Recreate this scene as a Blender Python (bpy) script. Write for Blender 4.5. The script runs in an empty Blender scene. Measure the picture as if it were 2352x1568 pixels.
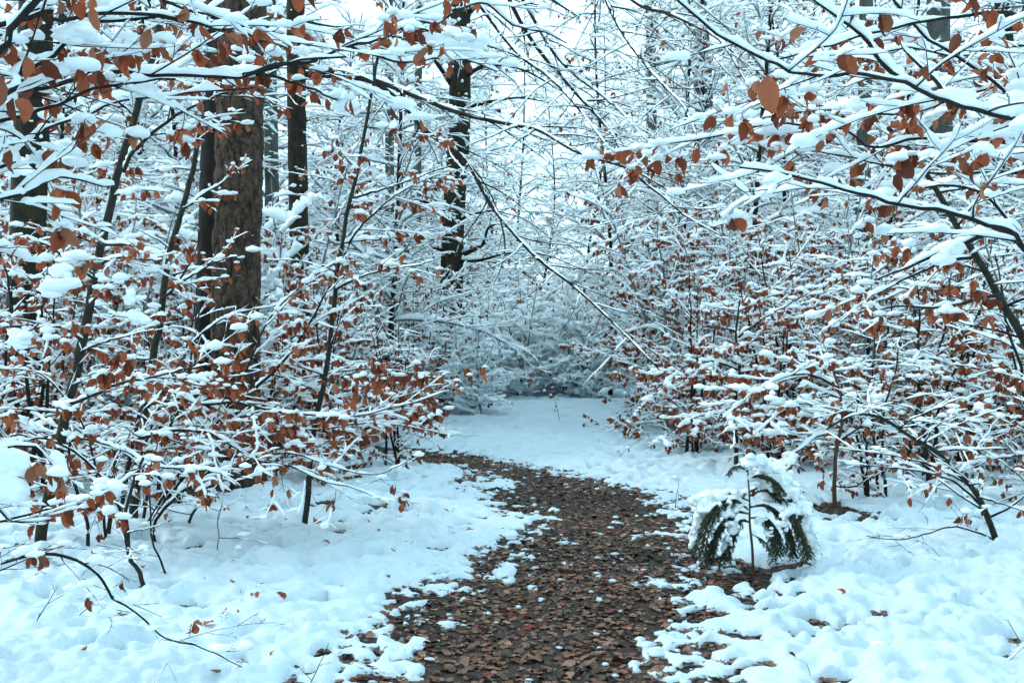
import bpy, bmesh, math, random
import numpy as np

# ------------------------------------------------------------------ camera, sky, sun, exposure
S = bpy.context.scene
C = S.collection
FPX, CX, CY, EYE = 2287.0, 1176.0, 784.0, 1.6      # focal length in picture units for a 35 mm lens
cam_d = bpy.data.cameras.new('camera')
cam_d.lens = 35.0; cam_d.sensor_width = 36.0; cam_d.clip_start = 0.05; cam_d.clip_end = 600
cam = bpy.data.objects.new('camera', cam_d); C.objects.link(cam)
cam.location = (0, 0, EYE); cam.rotation_euler = (math.radians(90), 0, 0)
S.camera = cam
SUN_EL, SUN_AZ = 33.0, 285.0                          # azimuth measured from +Y towards +X
W = bpy.data.worlds.new('World'); S.world = W; W.use_nodes = True
nt = W.node_tree; nt.nodes.clear()
sky = nt.nodes.new('ShaderNodeTexSky'); sky.sky_type = 'NISHITA'; sky.sun_disc = False
sky.sun_elevation = math.radians(SUN_EL); sky.sun_rotation = math.radians(SUN_AZ)
sky.air_density = 1.0; sky.dust_density = 3.0
mix = nt.nodes.new('ShaderNodeMix'); mix.data_type = 'RGBA'; mix.inputs['Factor'].default_value = 0.8
mix.inputs['B'].default_value = (10.3, 15.2, 17.6, 1)     # thin bright cloud over the blue
bg = nt.nodes.new('ShaderNodeBackground'); bg.inputs['Strength'].default_value = 0.10
wo = nt.nodes.new('ShaderNodeOutputWorld')
nt.links.new(sky.outputs[0], mix.inputs['A']); nt.links.new(mix.outputs['Result'], bg.inputs['Color'])
nt.links.new(bg.outputs[0], wo.inputs['Surface'])
sl = bpy.data.lights.new('sun', 'SUN'); sl.energy = 1.5; sl.angle = math.radians(16); sl.color = (1.0, 0.97, 0.93)
sun = bpy.data.objects.new('sun', sl); C.objects.link(sun)
sun.rotation_euler = (math.radians(90 - SUN_EL), 0, math.radians(180 - SUN_AZ))
S.view_settings.view_transform = 'Standard'; S.view_settings.look = 'None'
S.view_settings.exposure = 0.30; S.view_settings.gamma = 1.0; S.view_settings.use_curve_mapping = False
S.cycles.use_denoising = True; S.cycles.denoiser = 'OPENIMAGEDENOISE'; S.cycles.denoising_input_passes = 'RGB_ALBEDO_NORMAL'; S.cycles.use_adaptive_sampling = True; S.cycles.adaptive_threshold = 0.08; S.cycles.adaptive_min_samples = 24
S.cycles.max_bounces = 10; S.cycles.diffuse_bounces = 8; S.cycles.transmission_bounces = 4
S.cycles.sample_clamp_indirect = 6.0

rnd = random.Random(7)
NR = np.random.default_rng(11)

# ------------------------------------------------------------------ noise
def _hash(ix, iy, iz, seed):
    h = (ix.astype(np.int64) * 374761393 + iy.astype(np.int64) * 668265263 + iz.astype(np.int64) * 2147483647 + seed * 974711)
    h = (h ^ (h >> 13)) * 1274126177
    h = h & 0x7fffffff
    h = ((h ^ (h >> 15)) * 2246822519) & 0x7fffffff
    h = h ^ (h >> 12)
    return (h & 0xffffff) / float(0xffffff)
def vn(p, seed=0):
    """value noise in [-1,1]; p is (...,3)"""
    f = np.floor(p); t = p - f; t = t * t * (3 - 2 * t)
    i = f.astype(np.int64); x, y, z = i[..., 0], i[..., 1], i[..., 2]
    tx, ty, tz = t[..., 0], t[..., 1], t[..., 2]
    def H(a, b, c): return _hash(x + a, y + b, z + c, seed)
    c00 = H(0,0,0) * (1 - tx) + H(1,0,0) * tx; c10 = H(0,1,0) * (1 - tx) + H(1,1,0) * tx
    c01 = H(0,0,1) * (1 - tx) + H(1,0,1) * tx; c11 = H(0,1,1) * (1 - tx) + H(1,1,1) * tx
    return ((c00 * (1 - ty) + c10 * ty) * (1 - tz) + (c01 * (1 - ty) + c11 * ty) * tz) * 2 - 1
def vn2(x, y, f, seed=0):
    return vn(np.stack([x * f, y * f, np.full_like(x, seed * 7.31)], -1), seed)
def worley(x, y, f, seed=0):
    x = x * f; y = y * f
    ix = np.floor(x); iy = np.floor(y)
    f1 = np.full(x.shape, 9.0); f2 = f1.copy(); cid = np.zeros(x.shape)
    z0 = np.zeros_like(ix)
    for a in (-1, 0, 1):
        for b in (-1, 0, 1):
            px_ = ix + a + _hash(ix + a, iy + b, z0, seed + 1); py_ = iy + b + _hash(ix + a, iy + b, z0, seed + 2)
            d = np.hypot(px_ - x, py_ - y); r = _hash(ix + a, iy + b, z0, seed + 3)
            n = d < f1
            f2 = np.where(n, f1, np.minimum(f2, d)); cid = np.where(n, r, cid); f1 = np.where(n, d, f1)
    return f1, f2, cid
def sst(a, b, x):
    t = np.clip((x - a) / (b - a), 0, 1); return t * t * (3 - 2 * t)

# ------------------------------------------------------------------ materials
def mat(name):
    m = bpy.data.materials.new(name); m.use_nodes = True
    n = m.node_tree; b = n.nodes['Principled BSDF']
    return m, n, b
def node(n, t, **k):
    q = n.nodes.new(t)
    for a, v in k.items():
        if a in q.inputs: q.inputs[a].default_value = v
        else: setattr(q, a, v)
    return q
def ramp(n, src, stops):
    r = n.nodes.new('ShaderNodeValToRGB'); e = r.color_ramp.elements
    while len(e) < len(stops): e.new(0.5)
    for k, (p, c) in zip(e, stops): k.position = p; k.color = (*c, 1)
    n.links.new(src, r.inputs['Fac']); return r
def bump(n, b, src, strength, dist):
    u = node(n, 'ShaderNodeBump', Strength=strength, Distance=dist)
    n.links.new(src, u.inputs['Height']); n.links.new(u.outputs[0], b.inputs['Normal'])

def m_snow(name, scale, bs=0.5, trans=0.0, c0=(0.87, 0.94, 0.96), c1=(0.92, 0.965, 0.98)):
    m, n, b = mat(name)
    tc = node(n, 'ShaderNodeTexCoord')
    no = node(n, 'ShaderNodeTexNoise', Scale=scale, Detail=4.0, Roughness=0.65); n.links.new(tc.outputs['Object'], no.inputs['Vector'])
    r = ramp(n, no.outputs['Fac'], [(0.3, c0), (0.7, c1)])
    n.links.new(r.outputs[0], b.inputs['Base Color'])
    b.inputs['Roughness'].default_value = 0.75; b.inputs['Specular IOR Level'].default_value = 0.25
    bump(n, b, no.outputs['Fac'], bs, 0.012)
    if trans:      # thin snow lets light through
        tr = node(n, 'ShaderNodeBsdfTranslucent'); n.links.new(r.outputs[0], tr.inputs['Color'])
        ms = node(n, 'ShaderNodeMixShader'); ms.inputs[0].default_value = trans
        n.links.new(b.outputs[0], ms.inputs[1]); n.links.new(tr.outputs[0], ms.inputs[2]); n.links.new(ms.outputs[0], n.nodes['Material Output'].inputs['Surface'])
    return m
M = {}
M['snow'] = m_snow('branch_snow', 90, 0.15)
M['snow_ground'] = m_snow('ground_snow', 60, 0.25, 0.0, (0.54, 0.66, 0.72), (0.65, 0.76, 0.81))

def m_bark(name, c0, c1, scale, stretch=0.25, bs=0.6, dist=0.01, moss=None):
    m, n, b = mat(name)
    tc = node(n, 'ShaderNodeTexCoord'); mp = node(n, 'ShaderNodeMapping'); mp.inputs['Scale'].default_value = (1, 1, stretch)
    n.links.new(tc.outputs['Object'], mp.inputs[0])
    no = node(n, 'ShaderNodeTexNoise', Scale=scale, Detail=6.0, Roughness=0.7); n.links.new(mp.outputs[0], no.inputs['Vector'])
    r = ramp(n, no.outputs['Fac'], [(0.3, c0), (0.7, c1)])
    col = r.outputs[0]
    if moss:
        n2 = node(n, 'ShaderNodeTexNoise', Scale=moss[1], Detail=5.0); n.links.new(tc.outputs['Object'], n2.inputs['Vector'])
        r2 = ramp(n, n2.outputs['Fac'], [(moss[2], (0, 0, 0)), (moss[2] + 0.1, (1, 1, 1))])
        mx = node(n, 'ShaderNodeMix', data_type='RGBA'); n.links.new(r2.outputs[0], mx.inputs['Factor'])
        n.links.new(col, mx.inputs['A']); mx.inputs['B'].default_value = (*moss[0], 1); col = mx.outputs['Result']
    n.links.new(col, b.inputs['Base Color']); b.inputs['Roughness'].default_value = 0.85; b.inputs['Specular IOR Level'].default_value = 0.25
    bump(n, b, no.outputs['Fac'], bs, dist)
    return m
M['twig'] = m_bark('twig_bark', (0.008, 0.0075, 0.007), (0.026, 0.022, 0.017), 60)
M['far_brightened'] = m_bark('far_brightened_twig_bark', (0.05, 0.054, 0.055), (0.30, 0.33, 0.34), 25)  # far twig bark coloured paler, standing in for the light and haze back there
M['stem'] = m_bark('sapling_bark', (0.010, 0.0105, 0.008), (0.042, 0.042, 0.029), 35, 0.3)
M['brown_stem'] = m_bark('brown_sapling_bark', (0.05, 0.028, 0.018), (0.15, 0.085, 0.055), 40, 0.3)
M['mossy'] = m_bark('mossy_bark', (0.006, 0.005, 0.004), (0.036, 0.030, 0.020), 14, 0.4, 0.9, 0.03, ((0.035, 0.030, 0.010), 5.0, 0.54))
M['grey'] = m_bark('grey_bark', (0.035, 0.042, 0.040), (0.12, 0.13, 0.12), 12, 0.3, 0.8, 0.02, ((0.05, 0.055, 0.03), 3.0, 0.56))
M['dark'] = m_bark('dark_bark', (0.006, 0.005, 0.004), (0.026, 0.020, 0.015), 14, 0.3, 0.9, 0.03)

def m_attr_tint(name, stops, trans=0.0, rough=0.6):
    """colour picked per leaf: the mesh attribute 'tint' plus the object's own random number"""
    m, n, b = mat(name)
    at = node(n, 'ShaderNodeAttribute', attribute_name='tint'); oi = node(n, 'ShaderNodeObjectInfo')
    ad = node(n, 'ShaderNodeMath', operation='ADD'); n.links.new(at.outputs['Fac'], ad.inputs[0]); n.links.new(oi.outputs['Random'], ad.inputs[1])
    fr = node(n, 'ShaderNodeMath', operation='FRACT'); n.links.new(ad.outputs[0], fr.inputs[0])
    tc = node(n, 'ShaderNodeTexCoord')
    no = node(n, 'ShaderNodeTexNoise', Scale=70.0, Detail=4.0); n.links.new(tc.outputs['Object'], no.inputs['Vector'])
    r = ramp(n, fr.outputs[0], stops)
    mx = node(n, 'ShaderNodeMix', data_type='RGBA', blend_type='MULTIPLY'); mx.inputs['Factor'].default_value = 0.8
    r2 = ramp(n, no.outputs['Fac'], [(0.3, (0.55, 0.5, 0.5)), (0.7, (1.2, 1.15, 1.15))])
    n.links.new(r.outputs[0], mx.inputs['A']); n.links.new(r2.outputs[0], mx.inputs['B'])
    n.links.new(mx.outputs['Result'], b.inputs['Base Color']); b.inputs['Roughness'].default_value = rough
    b.inputs['Specular IOR Level'].default_value = 0.35
    bump(n, b, no.outputs['Fac'], 0.5, 0.004)
    if trans > 0:
        tr = node(n, 'ShaderNodeBsdfTranslucent'); n.links.new(mx.outputs['Result'], tr.inputs['Color'])
        ms = node(n, 'ShaderNodeMixShader'); ms.inputs[0].default_value = trans
        n.links.new(b.outputs[0], ms.inputs[1]); n.links.new(tr.outputs[0], ms.inputs[2])
        n.links.new(ms.outputs[0], n.nodes['Material Output'].inputs['Surface'])
    return m
M['leaf'] = m_attr_tint('beech_leaf', [(0.0, (0.10, 0.026, 0.011)), (0.25, (0.27, 0.066, 0.026)), (0.5, (0.42, 0.105, 0.040)), (0.7, (0.46, 0.135, 0.058)), (0.85, (0.47, 0.20, 0.11)), (1.0, (0.17, 0.042, 0.018))], 0.42)
M['litter'] = m_attr_tint('fallen_leaf', [(0.0, (0.010, 0.006, 0.004)), (0.2, (0.035, 0.019, 0.011)), (0.45, (0.105, 0.053, 0.029)), (0.7, (0.20, 0.105, 0.062)), (0.86, (0.32, 0.18, 0.115)), (0.93, (0.17, 0.058, 0.022)), (0.975, (0.06, 0.05, 0.035)), (0.992, (0.30, 0.025, 0.015)), (1.0, (0.25, 0.02, 0.012))], 0.0, 0.5)
M['needle'] = m_attr_tint('spruce_needle', [(0.0, (0.014, 0.036, 0.018)), (0.5, (0.028, 0.062, 0.030)), (1.0, (0.05, 0.088, 0.042))], 0.15)
def m_soil():
    m, n, b = mat('soil')
    tc = node(n, 'ShaderNodeTexCoord')
    no = node(n, 'ShaderNodeTexNoise', Scale=25.0, Detail=8.0, Roughness=0.7); n.links.new(tc.outputs['Object'], no.inputs['Vector'])
    r = ramp(n, no.outputs['Fac'], [(0.3, (0.012, 0.008, 0.006)), (0.55, (0.05, 0.032, 0.023)), (0.75, (0.11, 0.07, 0.05))])
    n.links.new(r.outputs[0], b.inputs['Base Color']); b.inputs['Roughness'].default_value = 0.9
    bump(n, b, no.outputs['Fac'], 1.0, 0.03)
    return m
M['soil'] = m_soil()
def m_pine():
    m, n, b = mat('pine_bark')
    at = node(n, 'ShaderNodeAttribute', attribute_name='tint')
    tc = node(n, 'ShaderNodeTexCoord')
    no = node(n, 'ShaderNodeTexNoise', Scale=22.0, Detail=7.0, Roughness=0.75); n.links.new(tc.outputs['Object'], no.inputs['Vector'])
    r = ramp(n, no.outputs['Fac'], [(0.3, (0.022, 0.014, 0.010)), (0.5, (0.075, 0.050, 0.036)), (0.72, (0.15, 0.11, 0.085))])
    mx = node(n, 'ShaderNodeMix', data_type='RGBA'); n.links.new(at.outputs['Fac'], mx.inputs['Factor'])
    n.links.new(r.outputs[0], mx.inputs['A']); mx.inputs['B'].default_value = (0.014, 0.009, 0.007, 1)
    n.links.new(mx.outputs['Result'], b.inputs['Base Color']); b.inputs['Roughness'].default_value = 0.9; b.inputs['Specular IOR Level'].default_value = 0.2
    bump(n, b, no.outputs['Fac'], 0.8, 0.02)
    return m
M['pine'] = m_pine()

# ------------------------------------------------------------------ mesh helpers
NTRI = [0]
def mesh(name, V, Q=None, T=None, m=None, tint=None, smooth=True):
    me = bpy.data.meshes.new(name)
    V = np.asarray(V, np.float32).reshape(-1, 3)
    idx = []; starts = []; o = 0
    if Q is not None and len(Q):
        Q = np.asarray(Q, np.int32).reshape(-1, 4); idx.append(Q.ravel()); starts.append(np.arange(len(Q)) * 4); o = len(Q) * 4; NTRI[0] += 2 * len(Q)
    if T is not None and len(T):
        T = np.asarray(T, np.int32).reshape(-1, 3); idx.append(T.ravel()); starts.append(o + np.arange(len(T)) * 3); NTRI[0] += len(T)
    if not idx: idx = [np.zeros(0, np.int32)]; starts = [np.zeros(0, np.int32)]
    idx = np.concatenate(idx).astype(np.int32); starts = np.concatenate(starts).astype(np.int32)
    me.vertices.add(len(V)); me.vertices.foreach_set('co', V.ravel())
    me.loops.add(len(idx)); me.loops.foreach_set('vertex_index', idx)
    me.polygons.add(len(starts)); me.polygons.foreach_set('loop_start', starts)
    me.update(calc_edges=True)
    me.polygons.foreach_set('use_smooth', np.full(len(starts), smooth))
    if tint is not None:
        a = me.attributes.new('tint', 'FLOAT', 'POINT'); a.data.foreach_set('value', np.asarray(tint, np.float32).ravel())
    if m: me.materials.append(m)
    return me
def obj(name, me, parent=None, loc=(0, 0, 0)):
    o = bpy.data.objects.new(name, me); C.objects.link(o); o.location = loc
    if parent: o.parent = parent
    return o
def tag(o, label=None, cat=None, group=None, kind=None):
    for k, v in (('label', label), ('category', cat), ('group', group), ('kind', kind)):
        if v: o[k] = v
    return o
def empty(name, loc):
    e = bpy.data.objects.new(name, None); C.objects.link(e); e.location = loc; e.empty_display_size = 0.2; return e
def copy_tree(o, parent=None):
    c = o.copy(); C.objects.link(c)
    if parent: c.parent = parent
    for ch in KIDS.get(o.name, ()): copy_tree_child(ch, c)
    return c
KIDS = {}
def copy_tree_child(o, parent):
    c = o.copy(); C.objects.link(c); c.parent = parent
    for ch in KIDS.get(o.name, ()): copy_tree_child(ch, c)
def note_kids(root):
    for ch in root.children:
        KIDS.setdefault(root.name, []).append(ch); note_kids(ch)

def P(x, y, d):
    return np.array([(x - CX) / FPX * d, d, EYE - (y - CY) / FPX * d])
def trace(pts, d0, d1):
    n = len(pts)
    return np.array([P(x, y, d0 + (d1 - d0) * i / max(1, n - 1)) for i, (x, y) in enumerate(pts)])
def smooth_line(p, n):
    """Catmull-Rom through p, n samples even in arc length"""
    p = np.asarray(p, float)
    if len(p) < 3: q = p
    else:
        e = np.vstack([2 * p[0] - p[1], p, 2 * p[-1] - p[-2]]); out = []
        for i in range(len(p) - 1):
            a, b, c, d = e[i:i + 4]
            for t in np.linspace(0, 1, 6, endpoint=False):
                out.append(0.5 * (2 * b + (c - a) * t + (2 * a - 5 * b + 4 * c - d) * t * t + (3 * b - a - 3 * c + d) * t ** 3))
        out.append(p[-1]); q = np.array(out)
    return resample(q, n)
def resample(q, n):
    s = np.concatenate([[0], np.cumsum(np.linalg.norm(np.diff(q, axis=0), axis=1))])
    u = np.linspace(0, s[-1], n)
    return np.stack([np.interp(u, s, q[:, k]) for k in range(3)], -1)
def plen(q): return float(np.linalg.norm(np.diff(q, axis=0), axis=1).sum())

CLS = (3, 4, 5, 6, 8, 11, 15, 20, 28, 40, 60, 90, 140, 220)
def klass(n):
    for c in CLS:
        if c >= n: return c
    return CLS[-1]
def frames(A):
    T = np.gradient(A, axis=1); T /= np.linalg.norm(T, axis=2, keepdims=True) + 1e-9
    return T
def tube_faces(N, Pn, Sn):
    i = np.arange(Pn - 1)[:, None] * Sn; j = np.arange(Sn)[None]; j2 = (j + 1) % Sn
    q = np.stack([i + j, i + j2, i + Sn + j2, i + Sn + j], -1).reshape(-1, 4)
    return (q[None] + (np.arange(N) * Pn * Sn)[:, None, None]).reshape(-1, 4)
class Geo:
    def __init__(s): s.V = []; s.Q = []; s.T = []; s.n = 0; s.t = []
    def add(s, V, Q=None, T=None, tint=None):
        V = V.reshape(-1, 3); s.V.append(V)
        if Q is not None: s.Q.append(Q + s.n)
        if T is not None: s.T.append(T + s.n)
        if tint is not None: s.t.append(np.asarray(tint).ravel())
        s.n += len(V)
    def mesh(s, name, m, smooth=True, origin=None):
        V = np.concatenate(s.V) if s.V else np.zeros((0, 3))
        if origin is not None: V = V - origin
        return mesh(name, V, np.concatenate(s.Q) if s.Q else None, np.concatenate(s.T) if s.T else None, m, np.concatenate(s.t) if s.t else None, smooth)
def wood_geo(G, lines):
    """lines: (pts, rad, sides, spacing)"""
    by = {}
    for pts, rad, sides, sp in lines:
        n = klass(max(3, int(plen(pts) / sp) + 2))
        s = np.linspace(0, 1, len(rad)); q = resample(pts, n)
        by.setdefault((n, sides), []).append((q, np.interp(np.linspace(0, 1, n), s, rad)))
    for (n, sd), L in by.items():
        A = np.array([a for a, _ in L]); R = np.array([r for _, r in L])
        T = frames(A); mean = A[:, -1] - A[:, 0]
        ref = np.where(np.abs(mean[:, 2:3]) > 0.75 * np.linalg.norm(mean, axis=1, keepdims=True), np.array([[1., 0.2, 0]]), np.array([[0, 0, 1.]]))[:, None]
        U = np.cross(T, np.broadcast_to(ref, T.shape)); U /= np.linalg.norm(U, axis=2, keepdims=True) + 1e-9
        Wv = np.cross(U, T)
        a = np.arange(sd) / sd * 2 * math.pi
        V = A[:, :, None] + (U[:, :, None] * np.cos(a)[None, None, :, None] + Wv[:, :, None] * np.sin(a)[None, None, :, None]) * R[:, :, None, None]
        G.add(V, tube_faces(len(L), n, sd))
def snow_geo(G, lines, sides=8, rs=0.02, fluff=True, amt=1.0, gapb=0.0):
    """snow lying along the top of each line, in ridges on branches and in broken clumps on twigs; lines: (pts, rad, level)"""
    by = {}
    for pts, rad, lv in lines:
        l = plen(pts); k = (1, 1.5, 1.9, 2.2)[min(lv, 3)]
        n = klass(max(5, int(l / (rs * k)) + 3))
        q = resample(pts, n)
        by.setdefault((n, max(4, sides - (0, 1, 2, 2)[min(lv, 3)])), []).append((q, np.interp(np.linspace(0, 1, n), np.linspace(0, 1, len(rad)), rad), l, lv))
    for (n, sd), L in by.items():
        a = np.arange(sd) / sd * 2 * math.pi
        ca, sa = np.cos(a), np.sin(a); up_ = sa > -0.01
        A = np.array([x[0] for x in L]); R = np.array([x[1] for x in L]); LEN = np.array([x[2] for x in L])[:, None]; LV = np.array([x[3] for x in L])[:, None]
        T = frames(A); Z = np.array([0, 0, 1.])
        U = Z - T[..., 2:3] * T; hz = np.linalg.norm(U, axis=2); U /= hz[..., None] + 1e-6
        Sd = np.cross(T, U)
        f = sst(0.35, 0.85, hz)
        lump = 1 + 0.5 * vn(A * 12, 3) + 0.45 * vn(A * 30, 4)
        lump2 = 1 + 0.7 * vn(A * 8, 5) + 0.5 * vn(A * 23, 6)
        cov = np.choose(np.minimum(LV, 3), [0.02, -0.14, -0.34, -0.4])
        g = vn(A * 3.2, 8) + 0.7 * vn(A * 9, 9) + gapb + cov
        gap = sst(-0.55, -0.12, g)
        s = np.linspace(0, 1, n)[None]; e = np.clip(np.minimum(s, 1 - s) * LEN / 0.03, 0, 1); e = np.sqrt(np.clip(1 - (1 - e) ** 2, 0, 1))
        k = f * gap * e * amt * (0.7 + 0.6 * vn(A[:, :1] * 3.7, 77) ** 2 + 0.35 * vn(A[:, :1] * 5.1, 78))
        fat = 1 + 0.7 * np.clip(g - 0.2, 0, 1)
        w = (0.0065 + 0.85 * R) * np.clip(lump, 0.2, 2) * k * fat
        h = (0.0120 + 1.5 * R) * np.clip(lump2, 0.2, 2.2) * k * fat
        Cc = A + U * (R * 0.8)[..., None] + Sd * (vn(A * 15, 12) * 0.35 * w)[..., None]
        vz = np.where(up_, sa, sa * 0.06)
        V = Cc[:, :, None] + Sd[:, :, None] * (w[:, :, None] * ca)[..., None] + U[:, :, None] * (h[:, :, None] * vz)[..., None]
        if fluff:
            d = vn(V * 38, 21) * 0.30 + vn(V * 85, 22) * 0.2
            V = V + (Sd[:, :, None] * ca[None, None, :, None] + U[:, :, None] * np.clip(vz, 0, 1)[None, None, :, None]) * (d * (w + h)[:, :, None] * 0.6)[..., None]
        G.add(V, tube_faces(len(L), n, sd))

# leaf shapes
def leaf_shape(seed, flat=False):
    r = random.Random(seed); nu = 4 if flat else 6
    fold = r.uniform(0.2, 1.3); curl = r.uniform(-1.9, 1.9); wav = r.uniform(0.02, 0.06); tw = r.uniform(-0.9, 0.9)
    if flat: fold *= 0.25; curl *= 0.35; tw *= 0.3; wav *= 1.5
    V = []
    for i in range(nu + 1):
        u = i / nu
        w = (0.36 if flat else 0.27) * math.sin(math.pi * min(1, u ** 0.85)) ** 0.8 * (r.uniform(0.75, 1.25) if flat else 1) if 0 < u < 1 else 0.0
        ang = curl * (u - 0.3); y = u; z = -curl * 0.5 * (u - 0.4) ** 2
        for v in (-1, 0, 1):
            a = tw * (u - 0.5); x_ = v * w; z_ = abs(v) * w * fold + (wav * math.sin(u * 17 + v * 2 + seed) if v else 0)
            V.append((x_ * math.cos(a) - z_ * math.sin(a), y * (1 - 0.12 * abs(curl)) , z + x_ * math.sin(a) + z_ * math.cos(a)))
    Q = []
    for i in range(nu):
        for k in (0, 1): Q.append((i * 3 + k, i * 3 + k + 1, i * 3 + 4 + k, i * 3 + 3 + k))
    return np.array(V), np.array(Q)
LEAF = [leaf_shape(s) for s in (3, 8, 14, 21, 33, 47)]
LEAF_ME = [mesh('leaf', v, q, None, M['leaf']) for v, q in LEAF]
LITT = [leaf_shape(s, True) for s in (4, 9, 15, 22, 34, 48)]
LIT_ME = [mesh('fallen_leaf', v, q, None, M['litter']) for v, q in LITT]
def rot_basis(d, roll):
    """columns x,y,z with y along d"""
    d = d / np.linalg.norm(d); a = np.array([0, 0, 1.]) if abs(d[2]) < 0.95 else np.array([1., 0, 0])
    x = np.cross(d, a); x /= np.linalg.norm(x); z = np.cross(x, d)
    c, s = math.cos(roll), math.sin(roll)
    return np.stack([x * c + z * s, d, -x * s + z * c], 1)
def rot_many(D, roll):
    D = D / np.linalg.norm(D, axis=1, keepdims=True)
    a = np.where(np.abs(D[:, 2:3]) < 0.95, np.array([[0, 0, 1.]]), np.array([[1., 0, 0]]))
    x = np.cross(D, a); x /= np.linalg.norm(x, axis=1, keepdims=True); z = np.cross(x, D)
    c = np.cos(roll)[:, None]; s = np.sin(roll)[:, None]
    return np.stack([x * c + z * s, D, -x * s + z * c], 2)
def leaves_geo(G, L, shapes=None):
    """L: (pos, dir, size, roll, kind, tint)"""
    shapes = shapes or LEAF
    for k in range(len(LEAF)):
        sel = [l for l in L if l[4] == k]
        if not sel: continue
        v, q = shapes[k]
        B = rot_many(np.array([l[1] for l in sel]), np.array([l[3] for l in sel])) * np.array([l[2] for l in sel])[:, None, None]; Pp = np.array([l[0] for l in sel])
        V = np.einsum('nij,vj->nvi', B, v) + Pp[:, None]
        G.add(V, (q[None] + (np.arange(len(sel)) * len(v))[:, None, None]).reshape(-1, 4), None, np.repeat([l[5] for l in sel], len(v)))
from mathutils import Matrix
def leaf_obj(l, parent, origin, meshes=None, name='leaf'):
    o = bpy.data.objects.new(name, (meshes or LEAF_ME)[l[4]]); C.objects.link(o); o.parent = parent
    B = rot_basis(l[1], l[3])
    o.location = l[0] - origin; o.rotation_mode = 'QUATERNION'; o.rotation_quaternion = Matrix(B.tolist()).to_quaternion(); o.scale = (l[2],) * 3
    return o

# snow lumps
def ico(sub):
    bm = bmesh.new(); bmesh.ops.create_icosphere(bm, subdivisions=sub, radius=1.0)
    v = np.array([x.co[:] for x in bm.verts]); f = np.array([[y.index for y in x.verts] for x in bm.faces]); bm.free(); return v, f
ICO = {1: ico(1), 2: ico(2), 3: ico(3)}
def blobs_geo(G, B, sub=2, rough=1.0):
    """B: (pos, (rx,ry,rz))"""
    if not B: return
    v, f = ICO[sub]
    p = np.array([b[0] for b in B])[:, None]; s = np.array([b[1] for b in B])[:, None]
    vv = np.repeat(v[None], len(B), 0); z = vv[..., 2]; vv[..., 2] = np.where(z < 0, z * 0.55, z)
    V = vv * s + p
    d = 0.30 * vn(V * 14, 31) + 0.22 * vn(V * 34, 32) + (0.12 * vn(V * 75, 33) if sub > 1 else 0)
    V = V + vv * s * (d * rough)[..., None]
    G.add(V, None, (f[None] + (np.arange(len(B)) * len(v))[:, None, None]).reshape(-1, 3))

# ------------------------------------------------------------------ growing branches
class Buf:
    def __init__(s): s.wood = []; s.snow = []; s.leaf = []; s.blob = []
def wander(rg, p, d, L, n, wob, grav):
    st = L / (n - 1); x, y, z = p; a, b, c = d; out = [(x, y, z)]
    for i in range(n - 1):
        a += rg.gauss(0, wob); b += rg.gauss(0, wob); c += rg.gauss(0, wob * 0.7) + grav * st
        m = math.sqrt(a * a + b * b + c * c); a /= m; b /= m; c /= m
        x += a * st; y += b * st; z += c * st; out.append((x, y, z))
    return np.array(out)
class Cfg:
    # per level: spacing of side shoots, their length relative to the parent, angle, radius factor
    sp = (0.16, 0.10, 0.06); lf = (0.55, 0.55, 0.5); mn = (0.12, 0.06, 0.02); ang = (50, 48, 42); rf = (0.5, 0.55, 0.6)
    maxl = 3; leafp = 0.35; leafs = 0.07; blobp = 0.3; snow = 1.0; start = 0.12; rmin = 0.0016; wsp = 0.05; mxl = (1.2, 0.5, 0.25); tilt = 0.3; snowl = 2; puff = 0.10; psize = 1.0
    def __init__(s, **k):
        for a, v in k.items(): setattr(s, a, v)
def leaf_here(rg, buf, p, cf, t):
    n = rg.choice((1, 1, 2, 2, 3))
    for _ in range(n):
        d = np.array([rg.gauss(0, 0.45) + 0.3 * t[0], rg.gauss(0, 0.45) + 0.3 * t[1], -1.0 + rg.gauss(0, 0.35)])
        buf.leaf.append((p + np.array([rg.gauss(0, 0.006), rg.gauss(0, 0.006), -0.004]), d, cf.leafs * rg.uniform(0.65, 1.2), rg.uniform(0, 6.28), rg.randrange(6), rg.random()))
    if rg.random() < cf.blobp:
        s = rg.uniform(0.014, 0.034)
        buf.blob.append((p + np.array([0, 0, 0.008]), (s * rg.uniform(0.9, 1.7), s * rg.uniform(0.9, 1.7), s * rg.uniform(0.6, 1.0))))
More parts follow.
